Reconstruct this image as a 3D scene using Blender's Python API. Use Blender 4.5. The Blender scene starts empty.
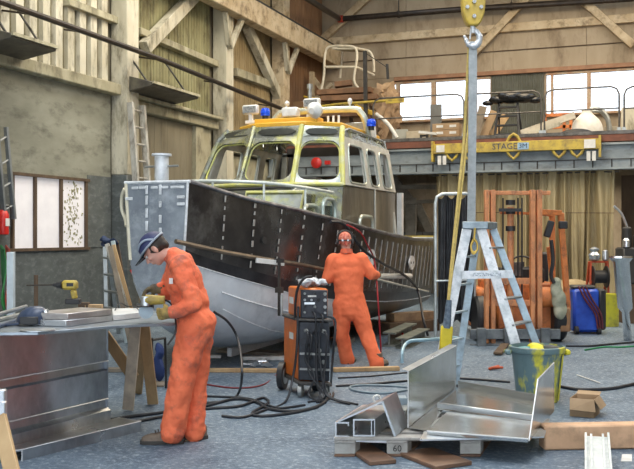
import bpy, bmesh, math, random
from mathutils import Vector, Matrix, Quaternion, noise
random.seed(7)
V = Vector
PI = math.pi
sc = bpy.context.scene
COL = sc.collection

# ---------------------------------------------------------------- camera geometry (level camera at eye height)
F = 910.0
YAW = math.radians(20.6)
RT = V((math.cos(YAW), math.sin(YAW), 0)); FW = V((-math.sin(YAW), math.cos(YAW), 0)); UP = V((0, 0, 1))
EYE = V((0, 0, 1.7))
def at(px, py, d):                     # point at distance d in front of the eye
    return EYE + FW*d + RT*((px-317)/F*d) + UP*((234.5-py)/F*d)
def ld(l, d, z=0):                     # lateral, distance, height
    return RT*l + FW*d + UP*z
def gz(px, py, z=0.0):                 # point on the horizontal plane z
    return at(px, py, (1.7-z)*F/(py-234.5))
def onx(px, py, X):                    # point on the plane x = X
    r = FW + RT*((px-317)/F) + UP*((234.5-py)/F)
    return EYE + r*(X/r.x)
def ony(px, py, Y):
    r = FW + RT*((px-317)/F) + UP*((234.5-py)/F)
    return EYE + r*(Y/r.y)

# ---------------------------------------------------------------- materials
MATS = {}
def mat(name, col, rough=.6, metal=0., col2=None, scale=4., amt=1., bump=.0, bscale=None, stretch=(1,1,1),
        grime=None, gscale=1.5, gamt=.5, emit=None, alpha=None, trans=0., spec=.5, rvar=0., lo=.35, hi=.65, sheen=0):
    if name in MATS: return MATS[name]
    m = bpy.data.materials.new(name); m.use_nodes = True
    nt = m.node_tree; N = nt.nodes; L = nt.links
    b = N['Principled BSDF']
    b.inputs['Roughness'].default_value = rough
    b.inputs['Metallic'].default_value = metal
    b.inputs['Specular IOR Level'].default_value = spec
    c1 = (*col, 1); c2 = (*(col2 or [c*.72 for c in col]), 1)
    tc = N.new('ShaderNodeTexCoord'); mp = N.new('ShaderNodeMapping'); mp.inputs['Scale'].default_value = stretch
    L.new(tc.outputs['Object'], mp.inputs['Vector'])
    nz = N.new('ShaderNodeTexNoise'); nz.inputs['Scale'].default_value = scale; nz.inputs['Detail'].default_value = 6
    nz.inputs['Roughness'].default_value = .62
    L.new(mp.outputs[0], nz.inputs['Vector'])
    rp = N.new('ShaderNodeMapRange'); rp.inputs['From Min'].default_value = lo; rp.inputs['From Max'].default_value = hi
    rp.inputs['To Max'].default_value = amt
    L.new(nz.outputs['Fac'], rp.inputs['Value'])
    mx = N.new('ShaderNodeMix'); mx.data_type = 'RGBA'
    mx.inputs[6].default_value = c1; mx.inputs[7].default_value = c2
    L.new(rp.outputs[0], mx.inputs[0])
    out = mx.outputs[2]
    if grime:
        n2 = N.new('ShaderNodeTexNoise'); n2.inputs['Scale'].default_value = gscale; n2.inputs['Detail'].default_value = 9
        n2.inputs['Roughness'].default_value = .7
        L.new(mp.outputs[0], n2.inputs['Vector'])
        r2 = N.new('ShaderNodeMapRange'); r2.inputs['From Min'].default_value = .5; r2.inputs['From Max'].default_value = .68
        r2.inputs['To Max'].default_value = gamt
        L.new(n2.outputs['Fac'], r2.inputs['Value'])
        m2 = N.new('ShaderNodeMix'); m2.data_type = 'RGBA'; m2.inputs[7].default_value = (*grime, 1)
        L.new(out, m2.inputs[6]); L.new(r2.outputs[0], m2.inputs[0]); out = m2.outputs[2]
    L.new(out, b.inputs['Base Color'])
    if rvar:
        r3 = N.new('ShaderNodeMapRange'); r3.inputs['To Min'].default_value = max(0, rough-rvar); r3.inputs['To Max'].default_value = min(1, rough+rvar)
        L.new(nz.outputs['Fac'], r3.inputs['Value']); L.new(r3.outputs[0], b.inputs['Roughness'])
    if bump:
        nb = N.new('ShaderNodeTexNoise'); nb.inputs['Scale'].default_value = bscale or scale*6; nb.inputs['Detail'].default_value = 4
        L.new(mp.outputs[0], nb.inputs['Vector'])
        bp = N.new('ShaderNodeBump'); bp.inputs['Strength'].default_value = bump; bp.inputs['Distance'].default_value = .02
        L.new(nb.outputs['Fac'], bp.inputs['Height']); L.new(bp.outputs[0], b.inputs['Normal'])
    if emit:
        b.inputs['Emission Color'].default_value = (*emit[0], 1); b.inputs['Emission Strength'].default_value = emit[1]
    if trans: b.inputs['Transmission Weight'].default_value = trans
    if alpha is not None: b.inputs['Alpha'].default_value = alpha
    MATS[name] = m
    return m

# ---------------------------------------------------------------- mesh builder
def frame(d):
    d = d.normalized(); a = V((0,0,1)) if abs(d.z) < .9 else V((1,0,0))
    u = d.cross(a).normalized(); return u, d.cross(u).normalized()
class MB:
    def __init__(s): s.v = []; s.f = []; s.mi = []; s.cur = 0
    def add(s, vs, fs):
        o = len(s.v); s.v += [V(p) for p in vs]; s.f += [tuple(i+o for i in f) for f in fs]; s.mi += [s.cur]*len(fs); return s
    def box(s, c, size, rot=None):          # rot: Matrix 3x3 or angle about z
        c = V(c); x, y, z = [k/2 for k in size]
        if rot is None: R = Matrix.Identity(3)
        elif isinstance(rot, (int, float)): R = Matrix.Rotation(rot, 3, 'Z')
        else: R = rot
        vs = [c + R @ V((a*x, b*y, e*z)) for e in (-1,1) for b in (-1,1) for a in (-1,1)]
        return s.add(vs, [(0,2,3,1),(4,5,7,6),(0,1,5,4),(2,6,7,3),(0,4,6,2),(1,3,7,5)])
    def bar(s, a, b, w, h, up=(0,0,1)):     # rectangular bar from a to b, w sideways, h along up
        a, b = V(a), V(b); d = (b-a); L = d.length
        if L < 1e-6: return s
        d /= L; up = V(up)
        if abs(d.dot(up)) > .98: up = V((1,0,0)) if abs(d.x) < .9 else V((0,1,0))
        x = d.cross(up).normalized(); z = x.cross(d).normalized()
        R = Matrix((x, d, z)).transposed()
        return s.box((a+b)/2, (w, L, h), R)
    def tube(s, pts, r, n=8, caps=True, smooth=0):
        pts = [V(p) for p in pts]
        if smooth: pts = spline(pts, smooth)
        rs = r if isinstance(r, (list, tuple)) else [r]*len(pts)
        if len(rs) != len(pts):
            k = len(rs)-1; rs = [rs[min(k, int(i/(len(pts)-1)*k))] for i in range(len(pts))]
        vs = []; fs = []
        d0 = (pts[1]-pts[0]).normalized(); u, w = frame(d0)
        for i, p in enumerate(pts):
            d = (pts[min(i+1, len(pts)-1)] - pts[max(i-1, 0)])
            if d.length < 1e-9: d = d0
            d = d.normalized()
            q = d0.rotation_difference(d); u = q @ u; w = q @ w; d0 = d
            for k in range(n):
                a = 2*PI*k/n; vs.append(p + (u*math.cos(a) + w*math.sin(a))*rs[i])
        for i in range(len(pts)-1):
            for k in range(n):
                k2 = (k+1) % n; fs.append((i*n+k, i*n+k2, (i+1)*n+k2, (i+1)*n+k))
        if caps: fs.append(tuple(range(n-1, -1, -1))); fs.append(tuple((len(pts)-1)*n+k for k in range(n)))
        return s.add(vs, fs)
    def cyl(s, a, b, r, n=16, r2=None): return s.tube([a, b], [r, r if r2 is None else r2], n)
    def lathe(s, prof, c=(0,0,0), n=24, axis=None, close=True):   # prof list (r, z)
        c = V(c); vs = []; fs = []
        ax = V(axis).normalized() if axis else V((0,0,1))
        u, w = frame(ax)
        for r, z in prof:
            for k in range(n):
                a = 2*PI*k/n; vs.append(c + ax*z + (u*math.cos(a)+w*math.sin(a))*r)
        m = len(prof)
        for i in range(m-1):
            for k in range(n):
                k2 = (k+1) % n; fs.append((i*n+k, i*n+k2, (i+1)*n+k2, (i+1)*n+k))
        if close:
            fs.append(tuple(range(n-1, -1, -1))); fs.append(tuple((m-1)*n+k for k in range(n)))
        return s.add(vs, fs)
    def prism(s, poly, t):                   # planar polygon (3D pts) extruded by vector t
        poly = [V(p) for p in poly]; t = V(t); n = len(poly)
        return s.add(poly + [p+t for p in poly], [tuple(range(n-1,-1,-1)), tuple(range(n, 2*n))] + [(i, (i+1)%n, n+(i+1)%n, n+i) for i in range(n)])
    def plate(s, poly, t=.006):              # sheet: polygon thickened along its normal, centred
        poly = [V(p) for p in poly]; nn = (poly[1]-poly[0]).cross(poly[-1]-poly[0]).normalized()*t
        return s.prism([p - nn/2 for p in poly], nn)
    def loft(s, rings, closed=True, caps=True):
        n = len(rings[0]); vs = [V(p) for r in rings for p in r]; fs = []
        for i in range(len(rings)-1):
            for k in range(n if closed else n-1):
                k2 = (k+1) % n; fs.append((i*n+k, i*n+k2, (i+1)*n+k2, (i+1)*n+k))
        if caps and closed: fs.append(tuple(range(n-1,-1,-1))); fs.append(tuple((len(rings)-1)*n+k for k in range(n)))
        return s.add(vs, fs)
    def ball(s, c, r, n=14, m=9, sz=(1,1,1), rot=None):
        c = V(c); R = rot or Matrix.Identity(3); vs = []; fs = []
        for i in range(m+1):
            t = PI*i/m
            for k in range(n):
                a = 2*PI*k/n; vs.append(c + R @ V((r*sz[0]*math.sin(t)*math.cos(a), r*sz[1]*math.sin(t)*math.sin(a), r*sz[2]*math.cos(t))))
        for i in range(m):
            for k in range(n):
                k2 = (k+1) % n; fs.append((i*n+k, (i+1)*n+k, (i+1)*n+k2, i*n+k2))
        return s.add(vs, fs)
    def text(s, body, origin, x, y, size, depth=.004, align='CENTER', font_weight=0):   # real letters on the plane spanned by x, y
        cu = bpy.data.curves.new('letters', 'FONT'); cu.body = body; cu.size = size; cu.align_x = align; cu.align_y = 'CENTER'
        cu.extrude = depth/2; cu.resolution_u = 2; cu.offset = font_weight
        o = bpy.data.objects.new('letters', cu); COL.objects.link(o)
        dg = bpy.context.evaluated_depsgraph_get(); me = o.evaluated_get(dg).to_mesh()
        x = V(x).normalized(); y = V(y).normalized(); z = x.cross(y)
        vs = [V(origin) + x*v.co.x + y*v.co.y + z*(v.co.z+depth/2) for v in me.vertices]
        fs = [tuple(p.vertices) for p in me.polygons]
        s.add(vs, fs)
        bpy.data.objects.remove(o); bpy.data.curves.remove(cu)
        return s
    def build(s, name, m, parent=None, local=False, sharp=35, bevel=0, origin=None, fixn=True, subsurf=0):
        vs = s.v
        if parent is not None:
            if not local:
                inv = chain(parent).inverted(); vs = [inv @ p for p in vs]
            o0 = V((0,0,0))
        else:
            if origin is not None: o0 = V(origin)
            else:
                o0 = V((sum(p.x for p in vs)/len(vs), sum(p.y for p in vs)/len(vs), min(p.z for p in vs)))
            vs = [p-o0 for p in vs]
        me = bpy.data.meshes.new(name); me.from_pydata([tuple(p) for p in vs], [], s.f)
        ms = m if isinstance(m, (list, tuple)) else [m]
        for k in ms: me.materials.append(k)
        if len(ms) > 1: me.polygons.foreach_set('material_index', s.mi)
        if fixn:
            bm = bmesh.new(); bm.from_mesh(me); bmesh.ops.recalc_face_normals(bm, faces=bm.faces); bm.to_mesh(me); bm.free()
        me.polygons.foreach_set('use_smooth', [True]*len(me.polygons)); me.set_sharp_from_angle(angle=math.radians(sharp))
        me.update()
        o = bpy.data.objects.new(name, me); COL.objects.link(o); o.location = o0
        if parent is not None: o.parent = parent
        if bevel:
            b = o.modifiers.new('bevel', 'BEVEL'); b.width = bevel; b.segments = 1; b.limit_method = 'ANGLE'; b.angle_limit = math.radians(40)
        if subsurf:
            b = o.modifiers.new('sub', 'SUBSURF'); b.levels = subsurf; b.render_levels = subsurf
        return o
def chain(o):
    M = o.matrix_basis.copy()
    while o.parent: o = o.parent; M = o.matrix_basis @ M
    return M
def spline(pts, k=6):
    pts = [V(p) for p in pts]; out = []
    for i in range(len(pts)-1):
        p0 = pts[max(i-1,0)]; p1 = pts[i]; p2 = pts[i+1]; p3 = pts[min(i+2, len(pts)-1)]
        for j in range(k):
            t = j/k
            out.append(.5*((2*p1) + (p2-p0)*t + (2*p0-5*p1+4*p2-p3)*t*t + (3*p1-p0-3*p2+p3)*t**3))
    out.append(pts[-1]); return out
def roundrect(w, h, r, n=4):
    out = []
    for cx, cy, a0 in ((w/2-r, h/2-r, 0), (-w/2+r, h/2-r, 90), (-w/2+r, -h/2+r, 180), (w/2-r, -h/2+r, 270)):
        for k in range(n+1):
            a = math.radians(a0+90*k/n); out.append((cx+r*math.cos(a), cy+r*math.sin(a)))
    return out
def tag(o, label, cat, group=None, kind=None):
    o['label'] = label; o['category'] = cat
    if group: o['group'] = group
    if kind: o['kind'] = kind
    return o
def lab(o, text): o['label'] = text; return o
def thing(name, label, cat, loc=(0,0,0), rz=0, group=None):
    o = bpy.data.objects.new(name, None); COL.objects.link(o); o.location = V(loc); o.rotation_euler = (0,0,rz)
    o.empty_display_size = .1
    return tag(o, label, cat, group)
def kids(o): return [c for c in COL.objects if c.parent == o]
def copy_tree(o, loc=None, rz=None, label=None):
    def cp(x, par):
        c = x.copy(); COL.objects.link(c)
        if par is not None: c.parent = par
        for ch in kids(x): cp(ch, c)
        return c
    c = cp(o, None)
    if loc is not None: c.location = V(loc)
    if rz is not None: c.rotation_euler.z = rz
    if label: c['label'] = label
    return c
def struct(name, mb, m, parent=None, **k):
    o = mb.build(name, m, parent, **k)
    if parent is None: o['kind'] = 'structure'
    return o
# ================================================================ camera, sky, light
cam_d = bpy.data.cameras.new('camera'); cam = bpy.data.objects.new('camera', cam_d); COL.objects.link(cam)
cam.location = EYE; cam.rotation_euler = (PI/2, 0, YAW); cam_d.sensor_width = 36; cam_d.lens = F/634*36
cam_d.clip_end = 300; sc.camera = cam
w = bpy.data.worlds.new('overcast'); sc.world = w; w.use_nodes = True
bg = w.node_tree.nodes['Background']; bg.inputs[0].default_value = (.86, .93, 1, 1); bg.inputs[1].default_value = 2.7
sc.view_settings.view_transform = 'Standard'; sc.view_settings.look = 'None'; sc.view_settings.gamma = 1
sc.view_settings.exposure = 0.2; sc.view_settings.use_curve_mapping = False
sc.cycles.use_denoising = True; sc.cycles.max_bounces = 7; sc.cycles.diffuse_bounces = 4; sc.cycles.glossy_bounces = 4
sc.cycles.sample_clamp_indirect = 4; sc.cycles.caustics_reflective = False; sc.cycles.caustics_refractive = False

LX, BY, RX, TZ, FY = -9.7, 26.5, 11.0, 9.6, -3.5

# ---------------------------------------------------------------- colours
M_floor = mat('damp concrete', (.07,.115,.17), .5, col2=(.16,.22,.285), scale=2.6, bump=1.0, bscale=60, grime=(.40,.47,.54), gscale=20, gamt=.95, rvar=.2)
M_cream = mat('old cream paint', (.50,.47,.34), .7, col2=(.36,.33,.22), scale=2.2, bump=.12, grime=(.10,.085,.055), gscale=3.0, gamt=.85, stretch=(1,1,.45))
M_cream2 = mat('pale cream paint', (.66,.62,.50), .7, col2=(.50,.46,.34), scale=2.5, grime=(.13,.11,.07), gscale=3.6, gamt=.85, stretch=(1,1,.35))
M_panel = mat('stained door board', (.31,.31,.25), .75, col2=(.20,.20,.155), scale=.9, bump=.12, grime=(.075,.07,.055), gscale=2.2, gamt=.75, stretch=(1,.7,1.6))
M_panelb = mat('brown door board', (.27,.24,.17), .75, col2=(.19,.165,.11), scale=1.1, grime=(.08,.065,.04), gscale=2.0, gamt=.55, stretch=(1,1,.3))
M_dado = mat('dark grey wall paint', (.085,.095,.095), .6, col2=(.13,.145,.14), scale=2.5, grime=(.33,.36,.36), gscale=6.5, gamt=.35, stretch=(1,1,1.7))
M_green = mat('greenish wall boards', (.34,.33,.18), .75, col2=(.22,.20,.10), scale=1.6, grime=(.07,.055,.03), gscale=2.6, gamt=.85, stretch=(1,1,.4))
M_tan = mat('warm wall boards', (.45,.375,.275), .8, col2=(.33,.265,.18), scale=.7, grime=(.15,.105,.065), gscale=1.6, gamt=.7, stretch=(1,1,.4), bump=.08)
M_timber = mat('cream painted timber', (.62,.52,.36), .65, col2=(.46,.35,.21), scale=2.2, grime=(.13,.085,.045), gscale=4, gamt=.85, bump=.08)
M_dark = mat('sooty black', (.02,.02,.02), .55, col2=(.04,.038,.035))
M_brown = mat('dark brown timber', (.13,.085,.05), .8, col2=(.07,.045,.03), scale=5, stretch=(1,1,.3))
M_ceil = mat('dark roof boards', (.18,.15,.11), .9)

# ---------------------------------------------------------------- shell
b = MB(); b.box(((LX+RX)/2, (BY+FY)/2+8, -.1), (RX-LX+.4, BY-FY+16.4, .2)); struct('floor', b, M_floor, origin=(0,0,-.2))
# ceiling with long roof-light openings
b = MB()
for x0, x1 in ((LX-.2, -7.4), (-6.0, -1.5), (0.3, 4.8), (6.6, RX+.2)):
    b.box(((x0+x1)/2, (BY+FY)/2, TZ+.06), (x1-x0, BY-FY, .12))
for y0, y1 in ((FY, FY+1), (6.5, 8), (16, 17.5), (BY-1.5, BY)):
    b.box(((LX+RX)/2, (y0+y1)/2, TZ+.2), (RX-LX, y1-y0, .12))
struct('ceiling', b, M_ceil)
# right wall (out of frame), front wall with the wide open door behind the camera
b = MB(); b.box((RX+.1, (BY+FY)/2, TZ/2), (.2, BY-FY, TZ)); struct('wall_right', b, M_tan)
b = MB(); b.box(((LX+RX)/2, FY-.1, 7.9), (RX-LX, .2, 3.4)); b.box((LX+.6, FY-.1, 3.1), (1.2,.2,6.2)); b.box((RX-.6, FY-.1, 3.1), (1.2,.2,6.2))
struct('wall_front', b, M_tan)

# ---------------------------------------------------------------- left wall
def L_(px, py): p = onx(px, py, LX); return p.y, p.z
COLY = [11.0, 15.15, 19.15, 22.7]      # posts along the left wall
b = MB(); b.box((LX-.17, (BY+FY)/2+.1, TZ/2), (.14, BY-FY+.2, TZ)); wl = struct('wall_left', b, M_panelb, origin=(LX, 0, 0))
# vertical boarding above the doors (surface of the wall)
def slats(name, y0, y1, z0, z1, pitch, wd, m, d=.05):
    b = MB(); y = y0+wd/2
    while y < y1-wd/3:
        b.box((LX-.1+d/2+random.uniform(-.004,.004), y, (z0+z1)/2), (d, wd, z1-z0)); y += pitch
    return struct(name, b, m, wl, bevel=.005)
slats('wall_boards', 11.3, 14.72, 4.5, TZ, .345, .2, M_cream2, .12)
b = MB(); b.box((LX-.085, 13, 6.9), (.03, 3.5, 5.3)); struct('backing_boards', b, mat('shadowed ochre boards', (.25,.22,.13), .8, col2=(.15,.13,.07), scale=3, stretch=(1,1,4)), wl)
slats('wall_boards', 15.5, 18.85, 4.38, TZ, .125, .112, M_green)
slats('wall_boards', 19.5, 22.4, 3.9, TZ, .125, .112, mat('ochre wall boards', (.40,.31,.17), .75, col2=(.25,.185,.09), scale=1.6, grime=(.10,.07,.04), gscale=2.2, gamt=.6, stretch=(1,1,.4)))
slats('wall_boards', 23.0, 26.4, 0, TZ, .2, .18, mat('rusty brown boards', (.33,.19,.10), .75, col2=(.2,.11,.06), scale=1.6, stretch=(1,1,.4)))
# big panelled door with frosted windows
dy0, dy1, dz1 = 11.2, 14.72, 4.36
b = MB()
wy0, wy1, wz0, wz1 = L_(10,176)[0], L_(87,176)[0], 1.47, 2.66
b.box((LX-.04, (dy0+dy1)/2, (wz1+dz1)/2), (.08, dy1-dy0, dz1-wz1)); 
dr = struct('door_1', b, M_panel, origin=(LX, 13, 0))
b = MB(); b.box((LX-.04, (dy0+dy1)/2, wz0/2), (.08, dy1-dy0, wz0)); b.box((LX-.03, (wy1+dy1)/2, (wz0+wz1)/2+.06), (.085, dy1-wy1, wz1-wz0+.12)); b.box((LX-.04, (dy0+wy0)/2, (wz0+wz1)/2), (.08, wy0-dy0, wz1-wz0))
struct('lower_panel', b, M_dado, dr)
M_frost = mat('frosted bright pane', (.75,.73,.74), .5, col2=(.66,.64,.66), scale=3, emit=((.93,.9,.93), .22))
fr = MB()
n = 3; wls = [L_(x, 200)[0] for x in (12.5, 35, 61, 86)]
for i in range(4): fr.box((LX+.0, wls[i], (wz0+wz1)/2), (.05, .05, wz1-wz0+.05))
fr.box((LX, (wy0+wy1)/2, wz0-.02), (.07, wy1-wy0+.1, .05)); fr.box((LX, (wy0+wy1)/2, wz1+.02), (.07, wy1-wy0+.1, .05))
wn = struct('window_1', fr, M_brown)
for i in range(3):
    b = MB(); b.box((LX-.03, (wls[i]+wls[i+1])/2, (wz0+wz1)/2), (.012, wls[i+1]-wls[i]-.05, wz1-wz0))
    p = struct('pane', b, M_frost, wn)
# peeled film on the third pane
b = MB(); random.seed(3)
for k in range(150):
    yy = random.gauss((wls[2]+wls[3])/2+.02, .13); zz = random.uniform(wz0+.04, wz1-.03)
    if wls[2]+.05 < yy < wls[3]-.05: b.box((LX-.02, yy, zz), (.004, random.uniform(.012,.04), random.uniform(.012,.05)))
lab(struct('peeled_film', b, mat('yellowed film', (.42,.40,.24), .7, col2=(.25,.24,.14)), wn), 'yellowish peeling film')
# header beams
b = MB(); b.box((LX+.06, 13.05, 4.44), (.22, 3.9, .21)); struct('trim_1', b, M_cream, bevel=.02)
b = MB(); b.box((LX+.05, 17.1, 4.23), (.2, 3.7, .2)); b.box((LX+.12, 17.1, 4.37), (.34, 3.7, .07)); struct('trim_2', b, M_cream, bevel=.015)
b = MB(); b.box((LX+.05, 21, 3.8), (.2, 3.4, .24)); struct('trim_3', b, M_cream)
# second door, brown boards
b = MB(); 
for k in range(9): b.box((LX-.05, 15.55+.27*k+.13, 2.06), (.06, .262, 4.12))
dr2 = struct('door_2', b, M_panelb, bevel=.006)
b = MB(); b.box((LX, 18.15, 2.06), (.16, .34, 4.12)); b.box((LX-.03, 18.62, 2.06), (.08, .4, 4.12)); struct('trim_4', b, M_cream, bevel=.01)
b = MB(); 
for k in range(4):
    b.box((LX-.04, 21, .5+k*.9), (.1, 3.3, .82))
struct('trim_5', b, M_cream, bevel=.01)
# posts
for i, y in enumerate(COLY):
    wd = (.3,.42,.38,.42)[i]; y -= (0,.12,-.08,0)[i]; zd = 2.83; b = MB(); b.box((LX+.12, y, (TZ+zd)/2), (.36, wd, TZ-zd)); b.box((LX+.12, y, zd/2), (.36, wd, zd))
    b.mi = [0]*6+[1]*6
    struct('trim_%d' % (6+i), b, [M_cream2 if i < 3 else M_timber, M_dado], bevel=.015)
# horizontal rails on the boards
def rail(n, y0, z0, y1, z1, h=.2, d=.16, m=M_cream, x=LX+.02):
    b = MB(); b.bar((x, y0, z0), (x, y1, z1), d, h); return struct('trim_%d' % n, b, m, bevel=.01)
a = L_(65, 2); c = L_(122, 24); rail(20, a[0], a[1], c[0], c[1], .13)
a = L_(137, 31); c = L_(219, 66); rail(21, a[0], a[1], c[0], c[1], .14)
a = L_(234, 72); c = L_(272, 86); rail(22, a[0], a[1], c[0], c[1], .2)
# diagonal braces
a = L_(192, -6); c = L_(140, 48); rail(23, a[0], a[1], c[0], c[1], .26, .2, M_cream2, LX+.1)
a = L_(243, 26); c = L_(282, 112); rail(24, a[0], a[1], c[0], c[1], .24, .2, M_cream2, LX+.1)
# long runway timber standing off the wall
a0 = onx(190, -12, LX+.75); a1 = onx(322, 51, LX+.42)
b = MB(); z = (a0.z+a1.z)/2; print('runway', a0, a1)
b.bar((LX+.42, 14, a1.z), (LX+.42, BY-.05, a1.z), .3, .56); struct('trim_25', b, M_timber, bevel=.02)
b = MB(); b.bar((LX+.42, 14, a1.z+.33), (LX+.42, BY-.1, a1.z+.33), .14, .08); struct('trim_26', b, M_dark)
k = 27
for y in (19.15, 22.7):
    b = MB(); b.bar((LX+.36, y-.05, a1.z-1.05), (LX+.4, y+.5, a1.z-.28), .12, .12, (1,0,0)); b.bar((LX+.36, y-.1, a1.z-1.0), (LX+.38, y-.35, a1.z-.28), .10, .12, (1,0,0)); struct('trim_%d' % k, b, M_cream2, bevel=.01); k += 1

# ---------------------------------------------------------------- back wall
def B_(px, py): p = ony(px, py, BY); return p.x, p.z
wins = [(392.5,396.5), (400,431.5), (436,466), (477,490.5)]
wins2 = [(546.5,551), (553.5,587), (591,634)]
zb = 5.05; zt = 6.28
def X_(px): return B_(px, 100)[0]
XA, XB, XC, XD = X_(391), X_(491), X_(546), X_(648)
b = MB()
b.box(((LX+RX)/2-.2, BY+.1, zb/2), (RX-LX+.4, .2, zb)); b.box(((LX+RX)/2-.2, BY+.1, (zt+TZ)/2), (RX-LX+.4, .2, TZ-zt))
b.box(((LX+XA)/2-.2, BY+.1, (zt+zb)/2), (XA-LX+.4, .2, zt-zb)); b.box(((XB+XC)/2, BY+.1, (zt+zb)/2), (XC-XB, .2, zt-zb)); b.box(((RX+XD)/2, BY+.1, (zt+zb)/2), (RX-XD, .2, zt-zb))
wb = struct('wall_back', b, M_tan, origin=(0, BY, 0))
b = MB(); x = LX
while x < RX:
    b.box((x+1.3, BY-.012, 8.06), (2.592, .025, 2.1)); b.box((x+1.3, BY-.010, 6.7), (2.596, .02, .55)); x += 2.6
struct('wall_boards', b, M_tan, wb, bevel=.006)
b = MB()
for z in (7.0,): b.box((0.6, BY-.03, z), (20.4, .03, .015))
struct('board_seam', b, M_brown, wb)
M_glass = mat('window glass', (.95,.97,1), .05, trans=1.0)
def winset(n, xs, x0, x1):
    b = MB()
    cuts = [x0] + [v for s in xs for v in (X_(s[0]), X_(s[1]))] + [x1]
    for i in range(0, len(cuts), 2):
        if cuts[i+1]-cuts[i] > .005: b.box(((cuts[i]+cuts[i+1])/2, BY-.0, (zb+zt)/2), (cuts[i+1]-cuts[i], .12, zt-zb))
    b.box(((x0+x1)/2, BY, zt-.03), (x1-x0, .14, .06)); b.box(((x0+x1)/2, BY-.05, zb+.03), (x1-x0+.1, .24, .06))
    o = struct('window_%d' % n, b, mat('reddish window frame', (.42,.22,.12), .6, col2=(.5,.42,.3), scale=5))
    for s in xs:
        q = MB(); q.box(((X_(s[0])+X_(s[1]))/2, BY+.05, (zb+zt)/2), (X_(s[1])-X_(s[0])+.04, .008, zt-zb)); struct('pane', q, M_glass, o)
winset(2, wins, XA, XB); winset(3, wins2, XC, XD)
b = MB(); p = B_(395, 75); q = B_(640, 64); b.box(((p[0]+q[0])/2, BY-.07, 6.36), (q[0]-p[0], .16, .12)); struct('trim_30', b, mat('rust brown sill', (.38,.2,.11), .6, col2=(.25,.13,.07)), bevel=.01)
# corrugated sheet between the windows
b = MB(); xa, xb = X_(492), X_(544); pts = []; nn = 60
for i in range(nn+1):
    x = xa+(xb-xa)*i/nn; pts.append((x, BY-.06+(.018 if i % 2 else -.018)))
b.loft([[(x, y, 4.0) for x, y in pts], [(x, y, 6.42) for x, y in pts]], closed=False)
o = struct('cladding_sheet', b, mat('grey green sheet', (.20,.21,.18), .6, col2=(.14,.145,.12), scale=3), wb, sharp=20)
# warm timbers: horizontal trimmer and braces
p = B_(340, 41); q = B_(630, 20)
b = MB(); b.bar((p[0]-1, BY-.08, (p[1]+q[1])/2), (RX, BY-.08, (p[1]+q[1])/2), .14, .24); struct('trim_31', b, M_timber, bevel=.012)
k = 32
for x0, y0, x1, y1 in ((318,47,377,-8), (474,56,533,-6), (574,-6,634,47)):
    p = B_(x0, y0); q = B_(x1, y1); b = MB(); b.bar((p[0], BY-.2, p[1]), (q[0], BY-.2, q[1]), .22, .12, (0,1,0)); struct('trim_%d' % k, b, M_timber, bevel=.012); k += 1
# pipes
M_pipe = mat('black iron pipe', (.025,.022,.02), .4, .3, col2=(.06,.045,.035))
b = MB()
a = onx(-12, -3, LX+.55); c = onx(160, 59, LX+.55); e = onx(292, 113, LX+.55)
b.tube([a, c, e], .05, 10)
for px, py in ((30, 14), (90, 33), (160, 60), (225, 84), (277, 107)):
    p = onx(px, py, LX+.55); b.bar(p, (LX+.02, p.y, p.z+.1), .03, .03)
tag(b.build('black_pipe', M_pipe), 'long thin black pipe running along the left wall above the doors', 'pipe')
b = MB(); p0 = ony(306, -2, BY-.5); p0 = onx(300, -6, LX+.9); p1 = ony(340, 19, BY-.35); p2 = ony(460, 9.5, BY-.35); p3 = ony(640, -2, BY-.35)
b.tube([p0, p1, p2, p3], .085, 10)
for p in (p1.lerp(p2, .5), p2.lerp(p3, .3)): b.cyl(p-V((.03,0,0)), p+V((.03,0,0)), .11, 10); b.bar(p, p+V((0,.3,.0)), .04, .04); b.bar(p, p+V((0,.0,1.2)), .025, .025)
pi_ = tag(b.build('black_pipe', M_pipe), 'thick black pipe crossing high on the tan back wall', 'pipe')
b = MB(); b.cyl(p1-V((.05,0,0)), p1+V((.1,0,0)), .11, 10); lab(b.build('coupling', mat('red paint', (.5,.06,.03), .5), pi_), 'red coupling')
# ---------------------------------------------------------------- unseen area lights added below the roof and mezzanine (mostly warm) 
def area(name, loc, size, size_y, power, col, rot=(0,0,0)):
    l = bpy.data.lights.new(name, 'AREA'); l.shape = 'RECTANGLE'; l.size = size; l.size_y = size_y; l.energy = power; l.color = col
    o = bpy.data.objects.new(name, l); COL.objects.link(o); o.location = loc; o.rotation_euler = rot; return o
area('fill_light', (-3.5, 19, 9.3), 3, 8, 620, (1, .82, .58))
area('fill_light', (4.0, 19, 9.3), 3, 8, 620, (1, .82, .58))
area('fill_light', (-1.5, 6, 9.3), 5, 7, 500, (.95, .97, 1))
area('fill_light', (-2.6, 24.6, 3.1), 2.5, .5, 130, (1, .86, .68))  # unseen fill added to brighten the partition under the mezzanine
area('fill_light', (-6.5, 12, 9.3), 2, 8, 500, (1, .93, .78))
# ================================================================ mezzanine
M_steelb = mat('blue grey steel', (.20,.24,.26), .5, .15, col2=(.30,.34,.36), scale=2.2, grime=(.09,.075,.06), gscale=3, gamt=.5, stretch=(1,1,2))
M_rust = mat('rust red edge', (.21,.075,.045), .7, col2=(.12,.05,.035), scale=4)
M_rail = mat('dark rail steel', (.06,.058,.055), .45, .5, col2=(.16,.15,.14), scale=8)
M_yel = mat('chipped yellow paint', (.56,.42,.06), .5, col2=(.38,.28,.06), scale=5, grime=(.13,.10,.06), gscale=7, gamt=.75)
M_card = mat('cardboard', (.43,.30,.18), .8, col2=(.34,.23,.13), scale=3)
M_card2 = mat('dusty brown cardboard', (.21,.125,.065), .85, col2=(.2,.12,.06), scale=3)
M_white = mat('white paint', (.78,.78,.76), .5, col2=(.6,.6,.57), scale=6)
M_black = mat('black rubber', (.012,.013,.015), .5, col2=(.03,.03,.032))
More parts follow.
